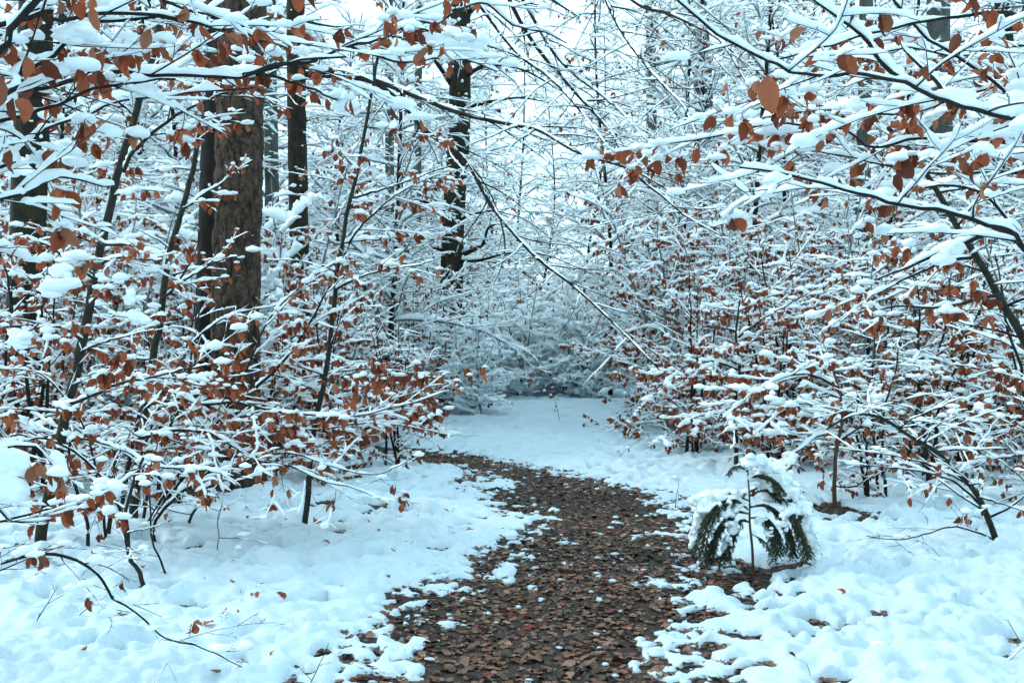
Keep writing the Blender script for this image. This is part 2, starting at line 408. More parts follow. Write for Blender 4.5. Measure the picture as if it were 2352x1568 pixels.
def grow(rg, buf, pts, r0, r1, lvl, cf, N=None, leafy=None):
    n = len(pts); L = plen(pts)
    rad = r0 + (r1 - r0) * np.linspace(0, 1, n) ** 0.8
    sides = (8, 6, 4, 3)[min(lvl, 3)]
    buf.wood.append((pts, rad, sides, cf.wsp * (1 if lvl < 2 else 0.8)))
    if lvl <= cf.snowl: buf.snow.append((pts, rad, lvl))
    if lvl == 1 and cf.puff > 0:
        for i in range(1, n):
            t = (pts[i] - pts[i - 1]); t = t / (np.linalg.norm(t) + 1e-9)
            if rg.random() < cf.puff and abs(t[2]) < 0.7:
                s_ = rg.uniform(0.016, 0.036) * cf.psize
                buf.blob.append((pts[i] + np.array([0, 0, s_ * 0.35]), (s_ * (0.9 + 0.8 * abs(t[0])), s_ * (0.9 + 0.8 * abs(t[1])), s_ * rg.uniform(0.65, 1.0))))
    if leafy is None: leafy = cf.leafp
    if lvl >= 2 or (lvl == 1 and cf.maxl < 3):
        k = max(1, int(L / 0.07))
        for i in range(k):
            if rg.random() < leafy:
                u = 0.35 + 0.65 * (i + rg.random()) / k; j = min(n - 1, int(u * (n - 1) + 0.5))
                leaf_here(rg, buf, pts[j], cf, (pts[-1] - pts[0]) / (L + 1e-6))
    if lvl >= cf.maxl: return
    d = cf.start * L + rg.random() * cf.sp[lvl]; side = rg.choice((-1, 1))
    s = np.concatenate([[0], np.cumsum(np.linalg.norm(np.diff(pts, axis=0), axis=1))])
    az = rg.uniform(0, 6.28)
    while d < L * 0.98:
        u = d / L; i = min(n - 2, int(np.searchsorted(s, d)) - 1 if d > 0 else 0); i = max(0, i)
        f = (d - s[i]) / (s[i + 1] - s[i] + 1e-9); p = pts[i] * (1 - f) + pts[i + 1] * f
        t = pts[i + 1] - pts[i]; t = t / (np.linalg.norm(t) + 1e-9)
        if abs(t[2]) > 0.8 and lvl == 0:
            az += 2.4 + rg.gauss(0, 0.4); sv = np.array([math.cos(az), math.sin(az), 0.0])
        else:
            Nn = N if N is not None else np.array([rg.gauss(0, cf.tilt), rg.gauss(0, cf.tilt), 1.0])
            sv = np.cross(t, Nn); sv /= np.linalg.norm(sv) + 1e-9; sv = sv * side + np.array([0, 0, rg.gauss(0.04, 0.2)]); side = -side
        a = math.radians(cf.ang[lvl] + rg.gauss(0, 10))
        dr = t * math.cos(a) + sv * math.sin(a)
        cl = min(cf.mxl[lvl], cf.lf[lvl] * L * (1.0 - 0.62 * u)) * rg.uniform(0.55, 1.2)
        if cl > cf.mn[lvl]:
            rr = max(cf.rmin, min((r0 + (r1 - r0) * u ** 0.8) * cf.rf[lvl], 0.004 + cl * 0.012))
            m = max(4, min(9, int(cl / 0.06) + 3))
            c = wander(rg, p, dr, cl, m, 0.10, -0.25)
            lf = leafy
            if lvl == 0: lf = cf.leafp * (rg.random() ** 1.4) * 2.2
            grow(rg, buf, c, rr, max(cf.rmin * 0.6, rr * 0.35), lvl + 1, cf, None if lvl == 0 and N is None else N, lf)
        d += cf.sp[lvl] * rg.uniform(0.6, 1.4)
def buf_mesh(buf, nm, wm, origin, rs=0.02, sides=8, fluff=True, amt=1.0, sub=2, gapb=0.0):
    g = Geo(); wood_geo(g, buf.wood); w = g.mesh(nm, wm, True, origin)
    g = Geo(); snow_geo(g, buf.snow, sides, rs, fluff, amt, gapb); blobs_geo(g, buf.blob, sub)
    return w, g.mesh('snow', M['snow'], True, origin)

LEAF_OBJECTS = [0]
def hero_tree(name, label, cat, base, trunk, branches, wm, seed, group=None, maxleaf=200, trunk_cf=None, tw_sides=14, bm=None, puffs=(), extra=()):
    """a tree whose stem and main branches follow the photograph; trunk: (pts, r0, r1) or None; branches: (pts, r0, r1, cfg)"""
    rg = random.Random(seed); base = np.asarray(base, float)
    root = empty(name, base); tag(root, label, cat, group)
    if trunk is not None:
        pts, r0, r1 = trunk; q = smooth_line(pts, max(12, int(plen(np.asarray(pts)) / 0.12)))
        q = q + np.array([[rg.gauss(0, 0.004) for _ in range(3)] for _ in range(len(q))])
        g = Geo(); rr = r0 + (r1 - r0) * np.linspace(0, 1, len(q)); wood_geo(g, [(q, rr, tw_sides, 0.06)])
        obj('trunk', g.mesh('trunk', wm, True, base), root)
        if trunk_cf is not None:
            cf = trunk_cf; n = 0; s = np.concatenate([[0], np.cumsum(np.linalg.norm(np.diff(q, axis=0), axis=1))]); L = s[-1]
            d = cf.tstart; az = rg.uniform(0, 6.28)
            while d < L * 0.98:
                i = min(len(q) - 2, int(np.searchsorted(s, d))); az += 2.4 + rg.gauss(0, 0.5)
                dr = np.array([math.cos(az), math.sin(az) * 0.85, rg.uniform(0.1, 0.7)]); bl = cf.tlen * rg.uniform(0.5, 1.2) * (1 - 0.4 * d / L)
                c = wander(rg, q[i], dr, bl, 9, 0.09, -0.35)
                branches = list(branches) + [(c, max(0.003, min(rr[i] * 0.45, 0.006 + 0.006 * bl)), 0.0018, cf)]
                d += cf.tsp * rg.uniform(0.6, 1.4)
    if puffs:
        B = []
        for x, y, rx, rz, d in puffs:
            k = d / FPX; B.append((P(x, y, d), (rx * k, rx * k * 0.8, rz * k)))
            for _ in range(5):
                a = rg.uniform(0, 6.28); s = rg.uniform(0.4, 0.65); B.append((P(x + math.cos(a) * rx * .7, y + math.sin(a) * rz * .6, d + rg.uniform(-.4, .3) * rx * k), (rx * k * s, rx * k * s, rz * k * s)))
        g = Geo(); blobs_geo(g, B, 2, 1.6); tag(obj('snow', g.mesh('snow', M['snow'], True, base), root), kind='stuff')
    allleaf = []
    for pts, r0, r1, cf in branches:
        pts = np.asarray(pts); q = smooth_line(pts, max(8, int(plen(pts) / 0.06)))
        q = q + np.array([[rg.gauss(0, 0.003) for _ in range(3)] for _ in range(len(q))])
        b = Buf(); grow(rg, b, q, r0, r1, 0, cf)
        w, s = buf_mesh(b, 'branch', bm or M['twig'], base, cf.rs, cf.ssd, cf.fluff, cf.snow, cf.sub, cf.gapb)
        bo = obj('branch', w, root); tag(obj('snow', s, bo), kind='stuff')
        allleaf += [(l, bo) for l in b.leaf]
    for x, y, d, s in extra: allleaf.append(((P(x, y, d), np.array([rg.gauss(0, .2), rg.gauss(0, .2), -1.0]), s, rg.uniform(0, 6.28), rg.randrange(6), rg.random()), bo))
    allleaf.sort(key=lambda t: t[0][0][1])
    vis = [t for t in allleaf if t[0][0][1] > 0.5]
    one = vis[:maxleaf]; rest = vis[maxleaf:]
    for l, bo in one: leaf_obj(l, bo, base)
    LEAF_OBJECTS[0] += len(one)
    if rest:
        g = Geo(); leaves_geo(g, [l for l, _ in rest]); tag(obj('leaves', g.mesh('leaves', M['leaf'], True, base), root), kind='stuff')
    return root
for a, v in dict(rs=0.02, ssd=8, fluff=True, sub=2, gapb=0.0, tstart=0.5, tsp=0.25, tlen=0.9).items(): setattr(Cfg, a, v)

# ------------------------------------------------------------------ ground
def terrain(x, y):
    return 0.05 * vn2(x, y, 0.35, 1) + 0.025 * vn2(x, y, 1.1, 2) - 0.03
def gz(x, y): return float(terrain(np.array([float(x)]), np.array([float(y)]))[0])
rows = [(1568, 800, 1640), (1500, 925, 1590), (1450, 960, 1560), (1400, 985, 1545), (1340, 1040, 1560), (1280, 1170, 1560), (1230, 1200, 1560), (1180, 1190, 1550), (1140, 1140, 1530), (1115, 1125, 1400), (1090, 1115, 1290), (1070, 1065, 1190), (1050, 960, 1130), (1038, 880, 1050)]
Lf, Rt = [], []
for py, xl, xr in rows:
    d = EYE * FPX / (py - CY); Lf.append(((xl - CX) / FPX * d, d)); Rt.append(((xr - CX) / FPX * d, d))
Lf = [(-1.2, 1.0), (-1.0, 3.0)] + Lf; Rt = [(1.0, 1.0), (0.95, 3.0)] + Rt
poly = np.array(Lf + [(-3.2, 14.9), (-5.5, 15.6), (-9, 16.4), (-9, 17.4), (-5.3, 16.7), (-2.9, 15.9), (-1.6, 15.3)] + Rt[::-1])
def path_sd(x, y):
    """signed distance to the path outline, negative inside"""
    d = np.full(x.shape, 1e9); ins = np.zeros(x.shape, bool); n = len(poly)
    for i in range(n):
        a, b = poly[i], poly[(i + 1) % n]; e = b - a
        t = np.clip(((x - a[0]) * e[0] + (y - a[1]) * e[1]) / (e @ e), 0, 1)
        d = np.minimum(d, np.hypot(x - a[0] - t * e[0], y - a[1] - t * e[1]))
        c = ((a[1] > y) != (b[1] > y)) & (x < (b[0] - a[0]) * (y - a[1]) / (b[1] - a[1] + 1e-12) + a[0]); ins ^= c
    return np.where(ins, -d, d)
def G2(px_, py_):
    d = EYE * FPX / (py_ - CY); return ((px_ - CX) / FPX * d, d)
# bare spots under trees and bushes: (x, y, radius)
bare = [(*G2(1715, 1312), 0.30), (*G2(1800, 1300), 0.22), (*G2(1640, 1325), 0.20), (*G2(1905, 1172), 0.35), (*G2(1960, 1200), 0.25), (*G2(480, 1120), 0.55), (*G2(430, 1130), 0.45), (*G2(540, 1115), 0.4),
        (*G2(330, 1345), 0.05), (*G2(2000, 1195), 0.2)]
def snow_depth(x, y):
    sd = path_sd(x, y)
    n1 = vn2(x, y, 1.6, 4); n2 = vn2(x, y, 5.0, 5); n3 = vn2(x, y, 13.0, 6)
    t = sd / 0.42 + 0.75 * n1 + 0.85 * n2 + 0.95 * n3 + 0.5 * vn2(x, y, 26.0, 10) - 0.05
    isl = (0.6 * n2 + 0.7 * n3 + 0.5 * vn2(x, y, 22.0, 9) - 0.72) * 1.2 - np.clip(-sd - 0.45, 0, 1) * 0.35
    t = np.maximum(t, isl)
    for bx, by, r in bare:
        q = np.hypot(x - bx, (y - by) * 0.8)
        t = np.minimum(t, (q - r) / 0.18 + 1.3 * n2 + 1.1 * n3 + 0.3)
    # small dark holes melted over stems and leaves
    f1, f2, cid = worley(x * 0.8 + 0.05 * n2, y * 1.1 + 0.04 * n3, 2.9, 40)
    hole = np.where(cid > 0.28, (f1 / 2.9 - 0.03 - 0.05 * cid) / 0.11 + 0.8 * n3 + 0.5 * n2 + 0.12 + 0.55 * vn2(x, y, 0.7, 44), 9)
    t = np.minimum(t, np.maximum(hole, -0.8))
    return t, sd
def snow_z(x, y):
    t, sd = snow_depth(x, y)
    f1, f2, c1 = worley(x + 0.05 * vn2(x, y, 6, 61), y + 0.05 * vn2(x, y, 6, 62), 6.0, 50); g1, g2, c2 = worley(x, y, 12.5, 55)
    dome = np.sqrt(np.clip(1 - (f1 * 0.95) ** 2, 0, 1)) * (0.35 + 0.9 * c1); dome2 = np.sqrt(np.clip(1 - g1 ** 2, 0, 1)) * (0.3 + 0.9 * c2)
    rough = 0.55 + 0.45 * vn2(x, y, 0.9, 70)
    k1, k2, kc = worley(x, y, 3.6, 58)
    dim = np.where(kc > 0.2, -0.055 * kc * np.exp(-(k1 / 3.6 / (0.022 + 0.04 * kc)) ** 2), 0)
    lum = dim * 1.9 + (0.066 * dome + 0.040 * dome2) * (0.55 + 0.6 * rough) + 0.012 * vn2(x, y, 3.2, 71) + 0.006 * vn2(x, y, 18, 72) + 0.003 * vn2(x, y, 40, 73)
    lum = lum * (0.35 + 0.65 * sst(0.0, 0.8, sd))
    edge = 0.55 * np.sqrt(np.clip(t / 0.5, 0, 1)) + 0.45 * sst(0.3, 2.2, t)
    return np.where(t > 0, (0.018 + 0.026 + lum) * edge + 0.004 * vn2(x, y, 40, 73) * (edge > 0) - 0.012, -0.05), t
nr, nc = 590, 400
ys = 3.2 * np.exp(np.linspace(0, math.log(45.0 / 3.2), nr)); us = np.linspace(-1, 1, nc)
Y = np.repeat(ys[:, None], nc, 1); X = us[None] * (1.3 + 0.56 * Y)
zt = terrain(X, Y); sz, st_ = snow_z(X, Y)
V = np.stack([X, Y, zt + sz], -1)
i = np.arange(nr - 1)[:, None] * nc + np.arange(nc - 1)[None]
Q = np.stack([i, i + 1, i + nc + 1, i + nc], -1).reshape(-1, 4)
low = (st_ <= 0).ravel(); Q = Q[~(low[Q].all(1))]
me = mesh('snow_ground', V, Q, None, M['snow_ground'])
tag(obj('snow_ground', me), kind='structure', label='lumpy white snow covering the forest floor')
# bare soil under it, out to the horizon
def sheet(xs, ysv, off, name, m):
    Xg, Yg = np.meshgrid(xs, ysv); z = terrain(Xg, Yg) + off
    n = len(xs); i = np.arange(len(ysv) - 1)[:, None] * n + np.arange(n - 1)[None]
    return mesh(name, np.stack([Xg, Yg, z], -1), np.stack([i, i + 1, i + n + 1, i + n], -1).reshape(-1, 4), None, m)
xs = np.concatenate([-np.geomspace(8, 400, 20)[::-1], np.linspace(-7.8, 7.8, 60), np.geomspace(8, 400, 20)])
yv = np.concatenate([np.array([-200, -80, -30, -12, -6, -3]), np.linspace(-2, 22, 90), np.geomspace(22.5, 500, 30)])
tag(obj('ground', sheet(xs, yv, -0.004, 'ground', M['soil'])), kind='structure', label='dark soil of the forest floor')
# snow beyond the detailed sheet and behind the camera
def outer(name, xs, yv):
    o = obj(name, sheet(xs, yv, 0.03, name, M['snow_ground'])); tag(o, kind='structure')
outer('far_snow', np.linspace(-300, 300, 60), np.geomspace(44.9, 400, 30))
for nm, sgn in (('side_snow_left', -1), ('side_snow_right', 1)):
    yg = 3.19 * np.exp(np.linspace(0, math.log(44.9 / 3.19), 60)); ug = np.geomspace(0.985, 30, 40)
    Yg = np.repeat(yg[:, None], 40, 1); Xg = sgn * ug[None] * (1.3 + 0.56 * Yg)
    i = np.arange(59)[:, None] * 40 + np.arange(39)[None]
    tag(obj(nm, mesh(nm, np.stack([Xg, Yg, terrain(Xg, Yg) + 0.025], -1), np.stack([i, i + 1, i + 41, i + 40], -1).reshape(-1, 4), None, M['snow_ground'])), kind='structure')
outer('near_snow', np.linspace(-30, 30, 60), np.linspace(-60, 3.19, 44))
# the path sheet with its fallen leaves
g = Geo(); cn = 14
ctr = []
pl, pr = np.array(Lf), np.array(Rt)
pl = np.vstack([pl, [(-3.2, 14.9), (-5.5, 15.6), (-9, 16.4)]]); pr = np.vstack([pr, [(-2.9, 15.9), (-5.3, 16.7), (-9, 17.4)]])
pl = np.stack([np.interp(np.linspace(0, 1, 80), np.linspace(0, 1, len(pl)), pl[:, k]) for k in (0, 1)], -1)
pr = np.stack([np.interp(np.linspace(0, 1, 80), np.linspace(0, 1, len(pr)), pr[:, k]) for k in (0, 1)], -1)
u = np.linspace(0, 1, cn)[None, :, None]; XY = pl[:, None] * (1 - u) + pr[:, None] * u
Vp = np.concatenate([XY, (terrain(XY[..., 0], XY[..., 1]) + 0.001)[..., None]], -1)
i = np.arange(79)[:, None] * cn + np.arange(cn - 1)[None]
path = tag(obj('path', mesh('path', Vp, np.stack([i, i + 1, i + cn + 1, i + cn], -1).reshape(-1, 4), None, M['soil'])), kind='structure', label='trodden path of brown leaves winding away through the snow')

def litter(n, xr, yr, sel, size=(0.026, 0.068), seed=1):
    r = np.random.default_rng(seed); x = r.uniform(*xr, n); y = r.uniform(*yr, n); k = sel(x, y); x = x[k]; y = y[k]
    z = terrain(x, y); out = []; wet = 0.30 * vn2(x, y, 1.1, 91) + 0.26 * vn2(x, y, 3.6, 92) - 0.04    # trodden, wetter patches are darker
    for a, b, c in zip(x, y, z):
        az = rnd.uniform(0, 6.28); til = rnd.gauss(0.0, 0.09)
        d = np.array([math.cos(az) * math.cos(til), math.sin(az) * math.cos(til), math.sin(til)])
        s = rnd.uniform(*size) * (1.5 if rnd.random() < 0.06 else 1)
        out.append((np.array([a - d[0] * s / 2, b - d[1] * s / 2, c + rnd.uniform(0.002, 0.016)]), d, s, rnd.gauss(0, 0.25) + (math.pi if rnd.random() < .4 else 0), rnd.randrange(6), min(0.999, max(0.0, rnd.random() * 0.62 + 0.19 + wet[len(out)])) if rnd.random() > 0.06 else rnd.random()))
    return out
def on_path(x, y): return path_sd(x, y) < 0.3
LP = litter(11000, (-1.7, 1.9), (3.9, 8.5), on_path, seed=3) + litter(9500, (-2.2, 2.6), (8.5, 14.5), on_path, seed=4) + litter(2600, (-6, 0), (13.3, 17.0), on_path, seed=5)
LP.sort(key=lambda l: l[0][1] + (100 if abs(l[0][0]) > 1.6 or l[0][1] < 4.45 else 0) - l[0][2] * 8)
for l in LP[:300]: leaf_obj(l, path, np.zeros(3), LIT_ME, 'fallen_leaf')
g = Geo(); leaves_geo(g, LP[300:], LITT); tag(obj('leaf_litter', g.mesh('leaf_litter', M['litter']), path), kind='stuff')
def off_path(x, y):
    t, sd = snow_depth(x, y); return (sd >= 0.28) & (t < 0.14)
LO = litter(26000, (-4.5, 4.5), (4.0, 10.5), off_path, seed=6) + litter(9000, (-6, 6), (10.5, 15), off_path, seed=7)
g = Geo(); leaves_geo(g, LO, LITT); tag(obj('leaf_litter', g.mesh('ground_litter', M['litter'])), kind='stuff', label='brown fallen leaves showing through holes in the snow')

def on_snow(x, y):
    t, sd = snow_depth(x, y); return (t > 0.5) & (sd < 3.5)
LS = litter(150, (-3.2, 3.2), (4.7, 11), on_snow, seed=8)
SG = bpy.data.objects['snow_ground']
for l in LS:
    dz, _ = snow_z(np.array([l[0][0]]), np.array([l[0][1]])); leaf_obj((l[0] + np.array([0, 0, float(dz[0])]), l[1] + np.array([0, 0, rnd.uniform(0.1, 0.6)]), l[2], *l[3:]), SG, np.zeros(3), LEAF_ME, 'fallen_leaf')
# crumbs of snow left on the path
g = Geo(); rc = random.Random(9); B = []
while len(B) < 260:
    x, y = rc.uniform(-1.6, 1.8), 4.4 + 8.5 * rc.random() ** 1.3
    s_ = float(path_sd(np.array([x]), np.array([y]))[0])
    if s_ < 0.1 and rc.random() < 0.08 + 0.92 * math.exp(-abs(s_) / 0.16):
        s = rc.uniform(0.005, 0.022) * (1.6 if rc.random() < 0.1 else 1); B.append((np.array([x, y, gz(x, y) + 0.012]), (s * rc.uniform(1, 2.2), s * rc.uniform(1, 2), s * 0.6)))
blobs_geo(g, B, 1); tag(obj('snow_crumbs', g.mesh('snow_crumbs', M['snow_ground']), path), kind='stuff')

# ------------------------------------------------------------------ big trunks
def bark_trunk(pts, r0, r1, around, rings, plates=None, seed=0, knob=0.0):
    """a thick trunk as a displaced tube; plates=(f_around, f_up, depth) gives scaly pine bark. Returns V,Q,tint"""
    q = smooth_line(pts, rings); L = plen(q)
    T = frames(q[None])[0]; U = np.cross(T, np.array([0, 1., 0])); U /= np.linalg.norm(U, axis=1, keepdims=True); Wv = np.cross(U, T)
    a = np.arange(around) / around * 2 * math.pi; s = np.linspace(0, 1, rings)
    R = (r0 + (r1 - r0) * s)[:, None] * np.ones(around)[None]
    R = R * (1 + 0.35 * np.exp(-s * L / 0.35))[:, None]                                    # root flare
    A2, S2 = np.meshgrid(a, s * L)
    c3 = np.stack([np.cos(A2) * 1.3, np.sin(A2) * 1.3, S2 * 0.6], -1)
    R = R * (1 + 0.05 * vn(c3 * 1.5, seed + 1) + knob * vn(c3 * 3.1, seed + 2))
    tint = np.zeros(R.shape)
    if plates:
        fa, fu, dep = plates
        # wrap the angle by measuring on both sides and blending is not needed: the seam faces away from the camera
        f1, f2, cid = worley(A2 * r0 * fa + 0.35 * vn(c3 * 9, 3), S2 * fu + 0.3 * vn(c3 * 8, 4), 1.0, seed + 9)
        e = np.clip((f2 - f1) / 0.28, 0, 1)
        h1, h2, hc = worley(A2 * r0 * fa * 2.6, S2 * fu * 2.2, 1.0, seed + 19)
        R = R + dep * (e ** 0.6 - 0.6) + dep * 0.7 * (cid - 0.5) + dep * 0.35 * np.clip((h2 - h1) / 0.3, 0, 1) + 0.003 * vn(c3 * 60, 5)
        tint = np.clip(1 - e * 1.3, 0, 1) * 0.85
    else:
        R = R * (1 + 0.02 * vn(c3 * 12, seed + 5) + 0.012 * vn(c3 * 30, seed + 6))
    V = q[:, None] + (U[:, None] * np.cos(A2)[..., None] + Wv[:, None] * np.sin(A2)[..., None]) * R[..., None]
    return V, tube_faces(1, rings, around), tint
def flecks(rg, pts, r, n, size, zmax=1.0):
    """lumps of snow stuck to the bark, on the side of the trunk the camera sees and round its flanks"""
    out = []; q = smooth_line(pts, 60)
    for _ in range(n):
        p = q[int(rg.random() ** 1.0 * 59 * zmax)]; a = rg.uniform(0, 6.28); s = size * rg.uniform(0.4, 1.4)
        out.append((p + np.array([math.cos(a) * r, math.sin(a) * r, 0]), (s * rg.uniform(0.6, 1.3), s * rg.uniform(0.6, 1.2), s * rg.uniform(0.5, 1.3))))
    return out
def big_tree(name, label, base_px, d, tops, r0, r1, m, seed, around=40, rings=90, plates=None, knob=0.02, nfleck=20, fsize=0.03, limbs=(), cat='tree'):
    base = P(*base_px, d); base[2] = gz(base[0], base[1]) - 0.05
    pts = [base] + [P(x, y, d) for x, y in tops]
    root = empty(name, base); tag(root, label, cat)
    V, Q, t = bark_trunk(pts, r0, r1, around, rings, plates, seed, knob)
    obj('trunk', mesh('trunk', V.reshape(-1, 3) - base, Q, None, m, t.ravel()), root)
    rg = random.Random(seed)
    if nfleck:
        g = Geo(); blobs_geo(g, flecks(rg, pts, (r0 + r1) / 2 * 1.02, nfleck, fsize), 1); tag(obj('snow', g.mesh('snow', M['snow'], True, base), root), kind='stuff')
    for lp, a, b, cf in limbs:
        q = smooth_line(lp, max(10, int(plen(np.asarray(lp)) / 0.12))); bf = Buf(); grow(rg, bf, q, a, b, 0, cf)
        w, s = buf_mesh(bf, 'branch', M['dark'] if a > 0.03 else M['twig'], base, cf.rs, cf.ssd, cf.fluff, cf.snow, cf.sub, cf.gapb)
        bo = obj('branch', w, root); tag(obj('snow', s, bo), kind='stuff')
        if bf.leaf:
            g = Geo(); leaves_geo(g, bf.leaf); tag(obj('leaves', g.mesh('leaves', M['leaf'], True, base), bo), kind='stuff')
    return root
# configuration of side shoots at different distances
HERO = Cfg(sp=(0.18, 0.10, 0.055), leafp=0.12, rs=0.02, maxl=3, mxl=(0.55, 0.25, 0.035), lf=(0.42, 0.5, 0.3), mn=(0.1, 0.05, 0.012), blobp=0.35, snow=1.2)
HEROF = Cfg(sp=(0.15, 0.09, 0.055), leafp=1.0, leafs=0.072, rs=0.024, maxl=2, mxl=(0.5, 0.28, 0.035), lf=(0.42, 0.5, 0.3), mn=(0.1, 0.05, 0.012), blobp=0.5, snow=1.2, puff=0.2, psize=1.1)
HEROL = Cfg(sp=(0.19, 0.11, 0.055), leafp=0.32, rs=0.018, maxl=3, mxl=(0.5, 0.25, 0.035), lf=(0.42, 0.5, 0.3), mn=(0.1, 0.05, 0.012), blobp=0.45, snow=1.2, puff=0.16)
LIMB = Cfg(sp=(0.32, 0.2, 0.12), leafp=0.03, rs=0.06, ssd=6, maxl=2, mxl=(1.3, 0.5, 0.3), mn=(0.2, 0.1, 0.05), fluff=False, sub=1, wsp=0.12, snow=1.4, blobp=0.2, rmin=0.003, puff=0.05)

big_tree('pine_tree', 'tall pine with thick scaly grey-brown bark behind the left saplings', (545, 1125), 10.9, [(540, 800), (548, 400), (556, 100), (560, -300), (566, -900)], 0.245, 0.20, M['pine'], 5, 120, 270, (8.5, 3.4, 0.036), 0.0, 70, 0.022)
big_tree('dark_tree', 'dark shaded trunk standing close behind the scaly pine', (470, 1100), 11.7, [(478, 800), (488, 450), (500, 100), (512, -300), (520, -800)], 0.15, 0.13, M['dark'], 6, 36, 110, (9.0, 5.0, 0.015), 0.0, 120, 0.022)
big_tree('mossy_tree', 'mossy dark trunk near the left edge of the wood', (62, 1010), 13.0, [(60, 700), (68, 400), (80, 100), (92, -300), (98, -800)], 0.23, 0.19, M['mossy'], 7, 44, 120, None, 0.05, 220, 0.03)
def dl(pts, d0, d1): return trace(pts, d0, d1)
big_tree('beech_tree', 'dark mossy beech trunk with stub branches beyond the bend of the path', (1032, 930), 24.0, [(1036, 700), (1042, 480), (1055, 300), (1057, 100), (1060, -200), (1062, -700)], 0.275, 0.23, M['mossy'], 8, 44, 130, None, 0.05, 300, 0.045,
         limbs=[(dl([(1050, 590), (1085, 575), (1110, 560), (1120, 525), (1140, 515)], 24, 23), 0.07, 0.02, LIMB), (dl([(1052, 600), (1100, 598), (1150, 585), (1180, 580)], 24, 22), 0.05, 0.015, LIMB),
                (dl([(1050, 505), (1090, 492), (1130, 485), (1170, 500)], 24, 23), 0.05, 0.012, LIMB), (dl([(1015, 480), (960, 460), (900, 470), (850, 490)], 24, 22.5), 0.045, 0.012, LIMB),
                (dl([(1015, 575), (970, 560), (930, 535)], 24, 22.5), 0.04, 0.012, LIMB), (dl([(1060, 180), (1120, 150), (1200, 160), (1290, 210)], 24, 22), 0.06, 0.012, LIMB),
                (dl([(1040, 200), (990, 130), (930, 90), (860, 80)], 24, 22), 0.06, 0.012, LIMB), (dl([(1065, 40), (1140, -20), (1230, -20), (1330, 40)], 24, 22), 0.06, 0.012, LIMB),
                (dl([(1062, 250), (1120, 235), (1190, 225), (1260, 235)], 24, 25), 0.05, 0.012, LIMB)])
LG = Cfg(sp=(0.30, 0.18, 0.12), leafp=0.04, rs=0.05, ssd=6, maxl=2, mxl=(1.1, 0.45, 0.25), mn=(0.2, 0.08, 0.05), fluff=False, sub=1, wsp=0.09, snow=0.85, lf=(0.3, 0.5, 0.5), rmin=0.0024, puff=0.05, gapb=0.0)
big_tree('beech_tree', 'grey beech between pine and mossy beech, long limbs drooping to the right', (690, 985), 16.5, [(688, 700), (684, 400), (680, 150), (676, -300), (672, -800)], 0.16, 0.13, M['mossy'], 9, 40, 110, (9.0, 4.0, 0.014), 0.03, 160, 0.03,
         limbs=[(dl([(684, 150), (783, 167), (868, 187), (963, 225), (1063, 262), (1176, 287), (1238, 300), (1326, 350), (1451, 390), (1540, 440)], 16.3, 10.5), 0.055, 0.008, LG),
                (dl([(684, 170), (830, 180), (908, 222), (978, 300), (1063, 362), (1125, 467), (1176, 532), (1238, 597), (1313, 654), (1388, 722), (1451, 784), (1515, 850)], 16.3, 11.0), 0.055, 0.007, LG),
                (dl([(1150, 505), (1160, 560), (1152, 610), (1130, 655), (1105, 700)], 13.2, 12.6), 0.014, 0.004, LG),
                (dl([(680, -250), (860, -200), (1040, -60), (1176, 110), (1258, 175), (1320, 240), (1390, 330)], 16.4, 11), 0.06, 0.006, LG),
                (dl([(678, -350), (950, -330), (1150, -80), (1276, 127), (1383, 220), (1426, 257), (1500, 340)], 16.4, 11.5), 0.06, 0.006, LG),
                (dl([(676, -420), (1050, -400), (1300, -150), (1451, 0), (1536, 32), (1638, 82), (1676, 125), (1720, 200)], 16.4, 9.5), 0.06, 0.006, LG),
                (dl([(676, -500), (1100, -460), (1330, -120), (1420, 60), (1500, 170), (1566, 240), (1600, 310)], 16.4, 9.5), 0.06, 0.006, LG),
                (dl([(678, -300), (1000, -300), (1200, 60), (1311, 200), (1366, 260), (1411, 317), (1451, 392), (1526, 454), (1576, 497), (1658, 542)], 16.4, 10.0), 0.06, 0.007, LG)])
for k, (bx, by, d, r, tx, lab) in enumerate([
        (632, 960, 21.0, 0.15, 618, 'slim grey trunk beside the grey beech, left of it'),
        (897, 915, 28.0, 0.13, 893, 'thin pale trunk in the gap between pine and mossy beech'),
        (955, 905, 31.0, 0.12, 962, 'thin distant trunk just left of the mossy beech'),
        (1648, 915, 27.0, 0.27, 1606, 'grey trunk rising behind the drooping beech twigs at top right of centre'),
        (1975, 930, 22.0, 0.16, 1990, 'grey trunk half hidden in the right thicket'),
        (2170, 935, 24.0, 0.30, 2155, 'pale trunk near the top right corner under blue sky'),
        (2300, 930, 25.0, 0.24, 2306, 'dark trunk behind the right thicket at the picture edge'),
        (140, 920, 26.0, 0.20, 150, 'distant dark trunk beside the mossy trunk at left'),
        (330, 915, 28.0, 0.18, 318, 'distant dark trunk between the left sapling and the pine'),
        (1500, 900, 36.0, 0.2, 1495, 'far thin trunk above the end of the clearing')]):
    big_tree('trunk_tree', lab, (bx, by), d, [((bx * 2 + tx) / 3, 600), ((bx + 2 * tx) / 3, 300), (tx, 0), (tx, -400), (tx, -800)], r, r * 0.75, M['grey'] if k not in (6, 7, 8) else M['dark'], 60 + k, 26, 60, (8.0, 4.0, 0.014), 0.02, 25, 0.05)

